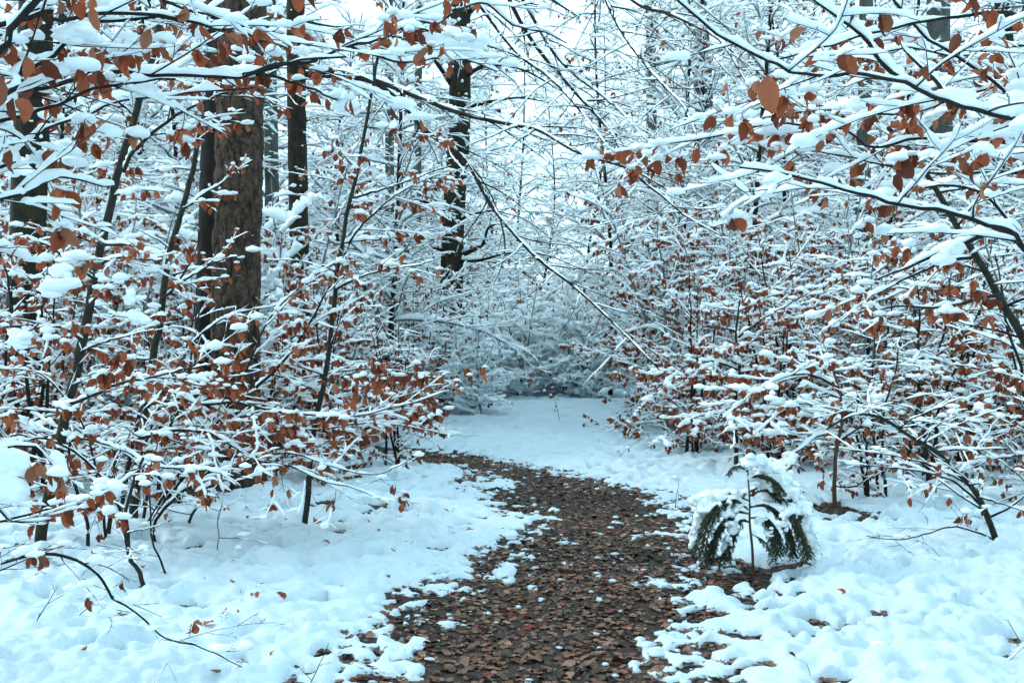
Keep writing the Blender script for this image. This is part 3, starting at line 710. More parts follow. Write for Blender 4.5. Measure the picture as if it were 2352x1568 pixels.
# ------------------------------------------------------------------ overhanging tree, upper left (its trunk stands just outside the picture)
bl = np.array([-2.9, 2.9, 0.0])
def from_l(z, pts, d0, d1): return np.vstack([[[-2.85, 2.95, z]], trace(pts, d0, d1)])
hero_tree('beech_tree', 'beech just outside the left edge, snowy branches reaching across the upper left', 'tree', bl, ([bl - [0, 0, .1], bl + [0.03, 0.02, 1.5], bl + [0.02, 0.06, 3.2], bl + [0.1, 0.1, 5]], 0.09, 0.05), [
    (from_l(1.9, [(-60, 150), (0, 92), (50, 42), (95, 0), (140, -60)], 2.6, 2.6), 0.020, 0.008, HERO),
    (from_l(1.8, [(-40, 240), (20, 188), (100, 145), (150, 100), (190, 68), (225, 50), (275, 47), (350, 38), (420, 50)], 2.7, 3.1), 0.017, 0.004, HEROL),
    (from_l(2.0, [(0, 60), (115, 47), (187, 39), (262, 31), (312, 30), (400, 43), (475, 60), (510, 72), (560, 60)], 2.7, 3.3), 0.013, 0.004, HERO),
    (from_l(1.8, [(-30, 225), (60, 208), (118, 200), (188, 179), (275, 165), (325, 175), (450, 173), (538, 179), (588, 172), (645, 150), (720, 135), (800, 130)], 3.0, 3.7), 0.014, 0.004, HERO),
    (from_l(1.75, [(-20, 290), (137, 238), (212, 205), (275, 195), (337, 188), (400, 180)], 3.0, 3.4), 0.012, 0.004, HERO),
    (from_l(1.6, [(-40, 400), (0, 377), (60, 335), (112, 292), (180, 270), (270, 232), (337, 225), (475, 210), (588, 202)], 3.0, 3.8), 0.011, 0.003, HEROL),
    (from_l(1.55, [(-30, 470), (0, 465), (60, 445), (110, 415), (170, 405), (230, 430), (265, 425)], 2.9, 3.3), 0.009, 0.003, HEROL),
    (from_l(2.3, [(-20, -60), (120, -40), (300, -20), (420, 20), (520, 50), (600, 95), (660, 110)], 2.8, 3.6), 0.012, 0.003, HEROL),
    (trace([(560, 175), (640, 150), (720, 140), (800, 105), (870, 92), (950, 50), (1000, 55), (1030, 80), (1085, 92), (1130, 110)], 3.45, 4.6), 0.009, 0.003, HEROL),
    (trace([(600, 95), (650, 55), (690, 50), (770, 62), (800, 60)], 3.5, 4.0), 0.007, 0.003, HEROL),
    (trace([(720, 140), (790, 105), (860, 95), (880, 80)], 3.75, 4.1), 0.006, 0.003, HERO),
    (trace([(868, 92), (920, 50), (950, 55), (1000, 78), (1045, 90), (1120, 105), (1190, 130)], 3.96, 4.8), 0.007, 0.003, HEROL),
    (trace([(800, 105), (860, 130), (930, 145), (1000, 135), (1080, 140), (1140, 165)], 3.85, 4.6), 0.006, 0.003, HERO),
    (trace([(588, 172), (660, 185), (720, 205), (760, 225), (800, 235)], 3.5, 4.2), 0.007, 0.003, HEROL),
    (trace([(1000, 55), (1070, 15), (1120, 10), (1180, 60), (1250, 75), (1300, 100)], 4.2, 4.9), 0.006, 0.003, HERO),
], M['stem'], 101, maxleaf=300, extra=[(28, 225, 2.5, .075), (50, 222, 2.5, .08), (8, 172, 2.4, .085), (20, 345, 2.6, .07), (62, 130, 2.6, .07), (190, 8, 2.7, .075), (215, 10, 2.7, .075), (140, 2, 2.7, .07), (280, 118, 3.1, .065)], puffs=[(880, 60, 40, 24, 4.1), (930, 120, 36, 26, 4.3), (1000, 100, 40, 34, 4.4), (1085, 110, 44, 32, 4.55), (700, 120, 32, 16, 3.75), (785, 240, 28, 20, 4.1), (165, 80, 42, 26, 2.85), (205, 90, 24, 24, 2.9), (298, 108, 36, 28, 3.1), (60, 40, 22, 18, 2.8), (20, 120, 26, 24, 2.8)])
# ------------------------------------------------------------------ left saplings
A_ = trace([(92, 1256), (100, 1190), (125, 1080), (150, 960), (172, 870), (190, 780), (208, 690), (225, 600), (245, 510), (268, 410), (290, 330), (312, 265), (330, 200), (345, 155), (362, 70), (380, -10), (400, -120)], 7.85, 7.2)
A_[0][2] = -0.05
S1 = Cfg(sp=(0.15, 0.085, 0.07), leafs=0.075, leafp=0.5, rs=0.028, ssd=7, maxl=2, mxl=(0.6, 0.3, 0.08), blobp=0.4, tstart=0.7, tsp=0.34, tlen=0.9, snow=1.05, sub=1, puff=0.14, psize=1.2)
hero_tree('beech_sapling', 'tall leaning beech sapling at far left with a dark olive stem and forked top', 'sapling', A_[0], (A_, 0.045, 0.018), [
    (trace([(325, 225), (345, 163), (420, 110), (475, 92), (588, 50), (650, 30)], 7.3, 6.2), 0.013, 0.004, S1),
    (trace([(285, 395), (300, 357), (325, 327), (405, 265), (455, 242), (525, 210), (588, 185), (640, 160)], 7.4, 6.4), 0.016, 0.004, S1),
    (trace([(238, 560), (250, 562), (290, 562), (330, 575), (375, 590)], 7.4, 7.0), 0.012, 0.004, S1),
    (trace([(226, 610), (250, 598), (285, 592), (330, 596), (372, 597)], 7.4, 6.8), 0.011, 0.005, S1),
    (trace([(160, 920), (127, 936), (165, 926), (205, 911), (250, 891), (295, 874), (337, 869), (420, 850), (520, 830)], 7.2, 6.0), 0.014, 0.004, S1),
    (trace([(215, 630), (160, 600), (100, 560), (40, 565), (-30, 590)], 7.4, 6.6), 0.011, 0.003, S1),
    (trace([(216, 640), (190, 622), (165, 605), (140, 625), (122, 670), (118, 700)], 7.35, 6.75), 0.010, 0.003, S1),
    (trace([(205, 700), (240, 660), (275, 645), (305, 690)], 7.3, 6.75), 0.009, 0.003, S1),
    (trace([(190, 780), (130, 750), (60, 760), (-10, 790)], 7.3, 6.4), 0.011, 0.003, S1),
], M['stem'], 103, maxleaf=170, trunk_cf=S1, puffs=[(172, 592, 30, 16, 6.95), (145, 625, 24, 18, 6.85), (125, 665, 30, 22, 6.78), (160, 655, 24, 16, 6.8), (275, 640, 22, 14, 6.85), (298, 680, 16, 20, 6.78), (40, 390, 34, 22, 6.5), (35, 780, 30, 26, 6.4), (320, 735, 20, 18, 6.8)])
B_ = trace([(318, 1050), (330, 960), (342, 880), (352, 820), (368, 730), (378, 650), (395, 560), (420, 480), (440, 400), (458, 320), (472, 240), (490, 120), (505, -20)], 9.0, 9.0); B_ = np.vstack([P(305, 1190, 9.0), B_])
B_[0][2] = -0.05
hero_tree('beech_sapling', 'thin dark sapling in front of the pine, forking at mid height', 'sapling', B_[0], (B_, 0.040, 0.015), [
    (trace([(370, 690), (400, 660), (440, 600), (455, 560), (460, 520)], 9, 8.6), 0.014, 0.004, S1),
    (trace([(375, 670), (430, 640), (500, 600), (560, 585)], 9, 8.2), 0.012, 0.004, S1),
], M['stem'], 104, maxleaf=130, trunk_cf=S1)
C_ = trace([(715, 1030), (728, 960), (745, 880), (750, 850), (762, 760), (770, 665), (785, 570), (800, 480), (818, 400), (832, 330), (850, 240), (865, 150), (885, 60), (905, -40)], 8.4, 8.4)
C_ = np.vstack([P(700, 1215, 8.4), C_]); C_[0][2] = -0.05
hero_tree('beech_sapling', 'thin upright sapling between the pine and the mossy beech, hung with brown leaves', 'sapling', C_[0], (C_, 0.026, 0.010), [
    (trace([(806, 455), (830, 450), (880, 435), (940, 415), (1000, 392), (1040, 380)], 8.4, 7.6), 0.011, 0.003, S1),
    (trace([(800, 560), (830, 520), (860, 490), (900, 455), (950, 425), (1010, 400)], 8.4, 7.8), 0.010, 0.003, S1),
    (trace([(770, 665), (820, 640), (880, 620), (950, 610), (1000, 598)], 8.4, 7.4), 0.010, 0.003, S1),
    (trace([(588, 890), (650, 830), (700, 760), (740, 690), (790, 590), (820, 520)], 8.2, 8.4), 0.014, 0.005, S1),
], M['stem'], 105, maxleaf=150, trunk_cf=S1)

# the low dense bush at left, its branches fanning to the right over the snow
LB = Cfg(sp=(0.14, 0.085, 0.06), leafp=0.2, leafs=0.08, rs=0.028, ssd=7, maxl=2, sub=1, snow=1.05, mxl=(0.7, 0.3, 0.12), lf=(0.35, 0.5, 0.5), blobp=0.4)
LBL = Cfg(sp=(0.13, 0.08, 0.06), leafp=0.6, leafs=0.08, rs=0.028, ssd=7, maxl=2, sub=1, snow=1.05, mxl=(0.65, 0.3, 0.12), lf=(0.35, 0.5, 0.5), blobp=0.4, puff=0.14)
bb = np.array([*G2(310, 1230), 0.0])
hero_tree('beech_bush', 'wide low beech bush at left, snow-loaded branches fanning out towards the path', 'bush', bb, None, [(np.vstack([q[:1] * [1, 1, 0] - [0, 0, .05], q]), *o) for q, *o in [
    (trace([(270, 1230), (290, 1100), (322, 944), (355, 926), (420, 916), (450, 926), (495, 928), (537, 923), (588, 934), (620, 941), (688, 951), (813, 956), (888, 939), (963, 921), (1033, 896)], 8.2, 7.6), 0.020, 0.003, LBL),
    (trace([(250, 1220), (262, 1100), (270, 1019), (312, 1006), (350, 999), (400, 989), (470, 991), (512, 1010), (588, 1056), (663, 1069), (713, 1091), (763, 1111), (795, 1114), (850, 1136), (893, 1159)], 8.0, 7.0), 0.020, 0.003, LB),
    (trace([(200, 1200), (170, 1100), (162, 1014), (225, 1016), (275, 1030), (325, 1056), (345, 1069), (425, 1076), (500, 1084), (580, 1100)], 7.6, 6.8), 0.016, 0.003, LB),
    (trace([(340, 1200), (410, 1090), (500, 970), (560, 860), (588, 800), (620, 730), (700, 650), (790, 590)], 8.4, 8.2), 0.018, 0.004, LB),
    (trace([(360, 1190), (470, 1090), (560, 1060), (660, 1040), (760, 1070), (860, 1090), (935, 1060)], 7.8, 7.2), 0.015, 0.003, LB),
    (trace([(350, 1190), (440, 1080), (540, 1010), (640, 990), (740, 985), (850, 970), (940, 980), (1040, 1000)], 8.4, 8.2), 0.014, 0.003, LBL),
    (trace([(330, 1180), (370, 1020), (450, 900), (560, 850), (680, 870), (800, 850), (900, 850), (1000, 870)], 8.6, 8.4), 0.016, 0.003, LBL),
    (trace([(290, 1200), (220, 1080), (120, 1010), (60, 1011), (0, 1016), (-80, 1040)], 7.2, 6.2), 0.014, 0.004, LB),
    (trace([(300, 1200), (330, 1040), (380, 900), (450, 780), (540, 720), (640, 700), (720, 660)], 8.8, 8.4), 0.016, 0.003, LB),
    (trace([(240, 1200), (200, 1000), (120, 880), (60, 850), (-20, 850)], 7.8, 7.0), 0.014, 0.003, LB),
]], M['stem'], 106, maxleaf=260, group=None)
# low branch close to the camera at lower left
NB = Cfg(sp=(0.14, 0.09, 0.05), leafp=0.20, rs=0.015, maxl=3, mxl=(0.6, 0.3, 0.06), blobp=0.5)
NBL = Cfg(sp=(0.12, 0.09, 0.05), leafp=0.7, rs=0.015, maxl=3, mxl=(0.3, 0.16, 0.05), blobp=0.6)
NG = Cfg(sp=(0.16, 0.10, 0.03), leafp=0.04, rs=0.015, maxl=3, mxl=(0.5, 0.22, 0.03), snow=0.35, gapb=-0.35)
hero_tree('beech_shoot', 'arching dark shoot at lower left bowing down to the snow beside fallen leaves', 'shrub', [-2.7, 4.6, 0], None, [
    (np.vstack([[[-2.75, 4.6, 0.0]], [[-2.72, 4.6, 0.35]], trace([(-20, 1300), (30, 1286), (75, 1273), (125, 1272), (182, 1288), (212, 1311), (237, 1328), (250, 1356), (270, 1381), (325, 1413), (357, 1451), (400, 1471), (450, 1483), (500, 1503), (555, 1530)], 4.6, 4.75)]), 0.014, 0.003, NG),
    (np.vstack([[[-2.7, 4.5, 0.0]], [[-2.6, 4.45, 0.4]], trace([(-20, 1210), (0, 1200), (82, 1176), (150, 1164), (200, 1154), (250, 1126), (337, 1064)], 4.4, 5.2)]), 0.010, 0.003, NBL),
    (np.vstack([[[-2.6, 4.0, 0.0]], [[-2.5, 3.9, 0.7]], trace([(-40, 1060), (20, 1030), (70, 1020), (110, 1050), (140, 1090)], 3.4, 3.5)]), 0.010, 0.004, NBL),
    (np.vstack([[[-2.6, 4.0, 0.0]], [[-2.5, 3.9, 0.5]], trace([(-40, 1180), (10, 1190), (60, 1200), (120, 1190)], 3.6, 3.9)]), 0.009, 0.003, NBL),
], M['stem'], 107, maxleaf=120, puffs=[(20, 1065, 42, 40, 3.4), (15, 1120, 46, 40, 3.4), (128, 1090, 24, 40, 3.5), (45, 1235, 20, 16, 3.7), (270, 1120, 22, 16, 4.9)])

# ------------------------------------------------------------------ overhanging tree, upper right (trunk outside the picture)
br = np.array([3.1, 3.6, 0.0])
def from_r(z, pts, d0, d1): return np.vstack([[[3.05, 3.6, z]], trace(pts, d0, d1)])
hero_tree('beech_tree', 'beech just outside the right edge, snowy leaf-hung branches filling the upper right', 'tree', br, ([br - [0, 0, .1], br + [-0.02, 0.02, 1.5], br + [0.05, 0.06, 3.2], br + [0.1, 0.1, 5]], 0.09, 0.05), [
    (from_r(2.3, [(2400, 55), (2352, 40), (2326, 30), (2289, 26), (2226, 35), (2139, 46), (2089, 55), (2051, 70), (1984, 80), (1930, 100), (1870, 112), (1790, 135)], 3.4, 3.1), 0.013, 0.003, HERO),
    (from_r(1.9, [(2400, 300), (2352, 280), (2321, 270), (2264, 260), (2189, 240), (2139, 222), (2114, 207), (2076, 190), (2039, 179), (1976, 172), (1884, 172), (1839, 175), (1796, 157), (1764, 138), (1700, 105), (1651, 78), (1588, 32), (1540, -10)], 3.3, 2.3), 0.015, 0.0025, HERO),
    (from_r(2.0, [(2420, 300), (2316, 220), (2274, 180), (2214, 140), (2174, 112), (2139, 92), (2101, 57), (2060, 10), (2030, -30)], 3.8, 3.6), 0.012, 0.004, HERO),
    (trace([(2076, 190), (2039, 160), (2014, 132), (1984, 92), (1950, 60), (1890, 15), (1860, 0)], 2.95, 2.9), 0.008, 0.003, HEROL),
    (trace([(2230, 250), (2176, 217), (2139, 175), (2086, 127), (2070, 90)], 3.15, 3.3), 0.010, 0.003, HERO),
    (from_r(2.4, [(2420, 20), (2352, 45), (2290, 55), (2250, 75), (2180, 110), (2140, 120)], 3.7, 3.9), 0.010, 0.003, HERO),
    (from_r(1.5, [(2400, 590), (2352, 550), (2326, 532), (2264, 512), (2176, 486), (2051, 467), (2014, 452), (1959, 446), (1884, 422), (1834, 402), (1764, 393), (1700, 380)], 3.4, 3.0), 0.017, 0.003, HERO),
    (from_r(1.5, [(2400, 600), (2352, 547), (2326, 524), (2301, 487), (2264, 452), (2226, 434), (2186, 422), (2120, 430)], 3.4, 3.5), 0.013, 0.004, HERO),
    (trace([(2320, 535), (2289, 524), (2226, 554), (2176, 577), (2101, 609), (2061, 624), (2010, 640)], 3.4, 3.8), 0.011, 0.003, HERO),
    (from_r(1.8, [(2420, 340), (2330, 330), (2240, 325), (2100, 320), (2000, 340), (1950, 300), (1860, 290), (1780, 285), (1700, 300), (1640, 315), (1540, 330), (1440, 345)], 4.2, 4.8), 0.012, 0.003, HEROF),
    (from_r(1.7, [(2420, 420), (2300, 395), (2200, 400), (2080, 390), (1960, 360), (1860, 350), (1790, 345)], 4.4, 5.0), 0.012, 0.003, HEROF),
    (from_r(1.9, [(2420, 240), (2330, 200), (2230, 215), (2130, 250), (2030, 265), (1930, 250), (1830, 260), (1750, 270)], 4.2, 4.7), 0.010, 0.003, HEROF),
    (from_r(2.1, [(2420, 130), (2320, 110), (2200, 130), (2080, 110), (1960, 140), (1880, 130), (1800, 120)], 4.6, 5.2), 0.010, 0.003, HEROF),
], M['stem'], 108, maxleaf=300, puffs=[(1850, 300, 34, 26, 4.7), (1800, 330, 40, 22, 4.8), (1960, 250, 30, 24, 4.5), (2330, 250, 40, 30, 3.2), (2290, 245, 30, 22, 3.2), (1780, 300, 36, 26, 4.7), (2270, 320, 34, 26, 4.4)], extra=[(1762, 172, 2.45, .1), (1940, 92, 2.7, .085), (2250, 70, 3.3, .075), (1955, 5, 2.9, .08)])
# leaning saplings at right
R_ = trace([(2480, 1085), (2430, 940), (2346, 767), (2319, 722), (2294, 682), (2276, 642), (2264, 617), (2226, 564), (2200, 520), (2150, 440), (2100, 360), (2040, 290)], 6.4, 6.0)
R_ = np.vstack([[R_[0][0] + 0.1, R_[0][1], -0.05], R_])
hero_tree('beech_sapling', 'thick dark sapling stem leaning in from the right edge', 'sapling', R_[0], (R_, 0.040, 0.012), [
    (trace([(2294, 682), (2289, 678), (2239, 689), (2189, 702), (2120, 705), (2069, 702), (2000, 715)], 6.2, 5.8), 0.013, 0.004, S1),
    (trace([(2240, 590), (2176, 600), (2101, 630), (2061, 650), (1990, 690), (1930, 740)], 6.2, 5.5), 0.012, 0.003, S1),
], M['stem'], 109, maxleaf=120, trunk_cf=S1)
R2_ = trace([(2296, 1256), (2284, 1226), (2264, 1176), (2239, 1126), (2190, 1075), (2139, 1029), (2100, 1005), (2064, 984), (2016, 956), (1960, 950), (1900, 985)], 7.75, 7.3); R2_[0][2] = -0.05
S2 = Cfg(sp=(0.18, 0.11, 0.06), leafp=0.2, rs=0.03, ssd=7, maxl=2, sub=1, mxl=(0.7, 0.3, 0.1), blobp=0.3, tstart=0.35, tsp=0.09, tlen=1.1)
hero_tree('beech_sapling', 'bowed sapling arching leftward over the snow right of the little spruce', 'sapling', R2_[0], (R2_, 0.026, 0.006), [
    (trace([(2255, 1160), (2190, 1105), (2100, 1080), (2000, 1070), (1920, 1060)], 7.7, 7.4), 0.010, 0.003, S2),
    (trace([(2270, 1190), (2340, 1150), (2400, 1090)], 7.7, 7.6), 0.010, 0.003, S2),
    (trace([(2290, 1240), (2200, 1210), (2130, 1225), (2060, 1240), (1990, 1230)], 7.7, 7.0), 0.008, 0.003, NG),
], M['stem'], 110, maxleaf=100, trunk_cf=S2)
R3_ = trace([(1918, 1163), (1916, 1114), (1919, 1059), (1924, 1009), (1935, 960), (1925, 890), (1905, 820)], 9.65, 9.5); R3_[0][2] = -0.05
S3 = Cfg(sp=(0.16, 0.11, 0.07), leafp=0.65, leafs=0.08, rs=0.03, ssd=7, maxl=2, sub=1, snow=1.6, puff=0.34, psize=1.45, mxl=(0.6, 0.3, 0.12), blobp=0.5, tstart=0.75, tsp=0.10, tlen=1.0)
hero_tree('beech_sapling', 'brown-stemmed sapling with heavy drooping snow branches behind the little spruce', 'sapling', R3_[0], (R3_, 0.022, 0.010), [
    (trace([(1924, 1000), (1880, 1000), (1840, 1030), (1800, 1060), (1770, 1110), (1760, 1140)], 9.6, 8.8), 0.014, 0.005, S3),
    (trace([(1918, 1116), (1965, 1118), (1985, 1100), (1995, 1075)], 9.6, 9.4), 0.008, 0.003, NG),
    (trace([(1922, 1020), (1960, 990), (2010, 960), (2050, 975)], 9.6, 9.3), 0.011, 0.004, S3),
    (trace([(1930, 960), (1880, 930), (1820, 930), (1770, 965), (1730, 1000)], 9.5, 8.7), 0.013, 0.004, S3),
    (trace([(1925, 890), (1860, 860), (1790, 870), (1720, 910), (1660, 960)], 9.5, 8.6), 0.013, 0.004, S3),
], M['brown_stem'], 111, maxleaf=150, trunk_cf=S3)
R4_ = trace([(1692, 1022), (1690, 985), (1688, 950), (1692, 900), (1700, 840), (1690, 770), (1700, 690)], 12.5, 12.3); R4_[0][2] = -0.05
R4_ = R4_ * 1.0
hero_tree('beech_sapling', 'sapling at the right edge of the clearing with long white drooping sprays', 'sapling', R4_[0], (R4_, 0.030, 0.012), [
    (trace([(1690, 960), (1640, 950), (1590, 960), (1550, 985), (1520, 1010)], 12.4, 11.6), 0.014, 0.004, S3),
    (trace([(1692, 900), (1740, 860), (1800, 830), (1840, 850)], 12.4, 12), 0.014, 0.004, S3),
    (trace([(1698, 850), (1640, 830), (1580, 840), (1530, 880), (1500, 910)], 12.4, 11.4), 0.014, 0.004, S3),
    (trace([(1690, 780), (1740, 740), (1810, 700), (1880, 660)], 12.4, 11.2), 0.014, 0.004, S3),
], M['stem'], 112, maxleaf=150, trunk_cf=S3)
# the two small stems rising from the snow at lower left
for k, (pp, d, r, lab) in enumerate([
        ([(342, 1348), (325, 1331), (317, 1308), (297, 1288), (290, 1243), (285, 1190), (300, 1120), (330, 1050)], 6.5, 0.016, 'crooked dark stem stub in the snow at lower left, below hanging leaves'),
        ([(385, 1318), (370, 1293), (360, 1263), (347, 1233), (347, 1176), (340, 1100), (360, 1020)], 6.85, 0.008, 'thin wavy stem standing in the snow right of the crooked stub'),
        ([(500, 1265), (502, 1230), (498, 1190), (510, 1160)], 7.6, 0.004, 'hair-thin bare seedling in the left snow with fine twigs'),
        ([(425, 1217), (440, 1185), (460, 1150), (480, 1110), (510, 1060)], 8.4, 0.014, 'slanting bare stem in the snow in front of the pine foot')]):
    q = trace(pp, d, d - 0.1); q[0][2] = -0.05
    hero_tree('beech_shoot', lab, 'shrub', q[0], (q, r, r * 0.5), [], M['stem'], 120 + k, maxleaf=20, trunk_cf=Cfg(sp=(0.1, 0.07, 0.03), leafp=0.04, rs=0.02, ssd=6, maxl=2, mxl=(0.3, 0.14, 0.03), tstart=0.15, tsp=0.16, tlen=0.5, snow=0.6, gapb=-0.2), tw_sides=8)

# ------------------------------------------------------------------ little spruce beside the path
def spruce():
    rg = random.Random(5); D0 = 6.96; base = np.array([*G2(1730, 1310), 0.0]); base[2] = gz(base[0], base[1])
    root = tag(empty('spruce_sapling', base), 'little green spruce bent under snow beside the path', 'sapling')
    st = trace([(1730, 1312), (1728, 1260), (1722, 1200), (1722, 1150), (1718, 1090), (1716, 1040)], D0, D0)
    st[0][2] = base[2] - 0.03
    g = Geo(); q = smooth_line(st, 24); wood_geo(g, [(q, np.linspace(0.0115, 0.004, 24), 8, 0.03)]); obj('trunk', g.mesh('trunk', M['brown_stem'], True, base), root)
    def frond(pts, r, nsub, slen):
        nsub = int(nsub * 3.2); slen *= 0.75
        L = smooth_line(pts, 16); ln = [(L, np.linspace(r, r * 0.4, 16), 5, 0.03)]; tw = [L]
        for k in range(nsub):
            i = 3 + int(12 * (k + rg.random()) / nsub); i = min(i, 14); t = L[i + 1] - L[i]; t /= np.linalg.norm(t)
            sv = np.cross(t, [0, 0, 1.]); sv /= np.linalg.norm(sv) + 1e-6; s = 1 if k % 2 else -1
            d = t * 0.75 + sv * s * 0.65 + np.array([0, 0, -0.25]); c = wander(rg, L[i], d / np.linalg.norm(d), slen * rg.uniform(0.7, 1.2) * (1 - 0.4 * i / 16), 6, 0.06, -3.0)
            ln.append((c, np.linspace(r * 0.5, r * 0.25, 6), 4, 0.03)); tw.append(c)
        g = Geo(); wood_geo(g, ln); b = obj('branch', g.mesh('branch', M['brown_stem'], True, base), root)
        CC = []; TT = []
        for c in tw:
            cc = resample(c, max(3, int(plen(c) * 760))); CC.append(cc); TT.append(frames(cc[None])[0])
        cc = np.concatenate(CC); t = np.concatenate(TT); m = len(cc)
        sv = np.cross(t, np.array([0, 0, 1.])); sv /= np.linalg.norm(sv, axis=1, keepdims=True) + 1e-6; up = np.cross(sv, t)
        an = NR.uniform(-0.8, 3.94, (m, 1)); d = sv * np.cos(an) + up * np.sin(an) * 0.6 + t * 0.75; d /= np.linalg.norm(d, axis=1, keepdims=True)
        w_ = np.cross(d, NR.normal(size=(m, 3))); w_ /= np.linalg.norm(w_, axis=1, keepdims=True) + 1e-6; nl = NR.uniform(0.012, 0.020, (m, 1))
        Vn = np.stack([cc - w_ * 0.002, cc + w_ * 0.002, cc + d * nl], 1).reshape(-1, 3)
        tag(obj('needles', mesh('needles', Vn - base, None, np.arange(m * 3).reshape(-1, 3), M['needle'], np.repeat(NR.random(m), 3), False), b), kind='stuff')
        return b
    def F(pts, d0, d1, r=0.005, ns=9, sl=0.13):
        frond(trace(pts, d0, d1), r, ns, sl)
        if r > 0.0035:
            for _ in range(4):
                jx, jy, jd = rg.uniform(-12, 12), rg.uniform(-8, 12), rg.uniform(-.1, .1)
                frond(trace([(x + jx * i / 3, y + jy * i / 3) for i, (x, y) in enumerate(pts)], d0, d1 + jd), r * 0.8, ns - 2, sl * 0.8)
    F([(1718, 1170), (1690, 1150), (1650, 1165), (1625, 1210), (1612, 1265), (1600, 1285)], D0, D0 - .25)
    F([(1720, 1180), (1690, 1175), (1662, 1200), (1640, 1245), (1628, 1290)], D0, D0 - .12, 0.005, 10)
    F([(1720, 1150), (1680, 1135), (1645, 1150), (1612, 1190), (1595, 1240)], D0, D0 + .1)
    F([(1722, 1200), (1700, 1195), (1680, 1230), (1664, 1270), (1660, 1290)], D0, D0 - .05, 0.004, 8)
    F([(1720, 1140), (1760, 1125), (1800, 1150), (1830, 1200), (1850, 1250), (1862, 1285)], D0, D0 - .22, 0.005, 11)
    F([(1722, 1165), (1760, 1160), (1795, 1185), (1815, 1230), (1822, 1275)], D0, D0 - .1, 0.005, 11)
    F([(1722, 1190), (1755, 1190), (1775, 1215), (1785, 1250), (1790, 1280)], D0, D0 - .15, 0.004, 9)
    F([(1720, 1130), (1770, 1110), (1820, 1140), (1855, 1200), (1875, 1275)], D0, D0 + .15, 0.005, 10)
    F([(1718, 1085), (1700, 1070), (1685, 1075), (1672, 1090)], D0, D0 - .1, 0.003, 6, 0.07)
    F([(1718, 1060), (1715, 1045), (1726, 1035), (1735, 1040)], D0, D0 - .05, 0.003, 5, 0.05)
    F([(1718, 1100), (1745, 1090), (1775, 1100), (1795, 1130)], D0, D0 - .15, 0.004, 7, 0.08)
    F([(1724, 1225), (1750, 1240), (1770, 1265)], D0, D0 - .1, 0.003, 5, 0.07)
    B = []; B2 = []
    for x, y, rx, rz, dd in [(1735, 1062, 26, 20, 0), (1768, 1078, 34, 28, .02), (1795, 1105, 34, 32, -.03), (1752, 1100, 28, 24, .05), (1815, 1135, 32, 30, -.06), (1780, 1130, 30, 24, .06),
                             (1648, 1142, 40, 24, 0), (1620, 1165, 32, 30, -.05), (1680, 1150, 28, 22, .02), (1605, 1200, 22, 34, -.05), (1668, 1180, 26, 30, -.08), (1598, 1240, 16, 30, -.02), (1680, 1215, 18, 30, -.04), (1640, 1180, 24, 22, .08), (1612, 1280, 16, 18, .1), (1668, 1258, 14, 24, -.02),
                             (1838, 1170, 28, 30, -.05), (1850, 1210, 22, 30, -.03), (1863, 1248, 17, 28, .02), (1812, 1175, 22, 22, -.12), (1872, 1278, 12, 16, .05), (1800, 1205, 14, 16, -.14), (1826, 1240, 10, 18, .08), (1700, 1075, 14, 10, .02), (1745, 1195, 16, 10, -.1), (1770, 1222, 13, 10, -.12)]:
        k = D0 / FPX; B.append((P(x, y, D0 + dd), (rx * k * .8, rx * k * 0.75, rz * k * .75)))
        for _ in range(9):
            a = rg.uniform(0, 6.28); s = rg.uniform(0.15, 0.5)
            B2.append((P(x + math.cos(a) * rx * 0.85, y + math.sin(a) * rz * 0.85, D0 + dd + rg.uniform(-.06, .02)), (rx * k * s, rx * k * s, rz * k * s)))
    g = Geo(); blobs_geo(g, B, 3, 1.9); blobs_geo(g, B2, 1, 1.8); tag(obj('snow', g.mesh('snow', M['snow'], True, base), root), kind='stuff')
spruce()

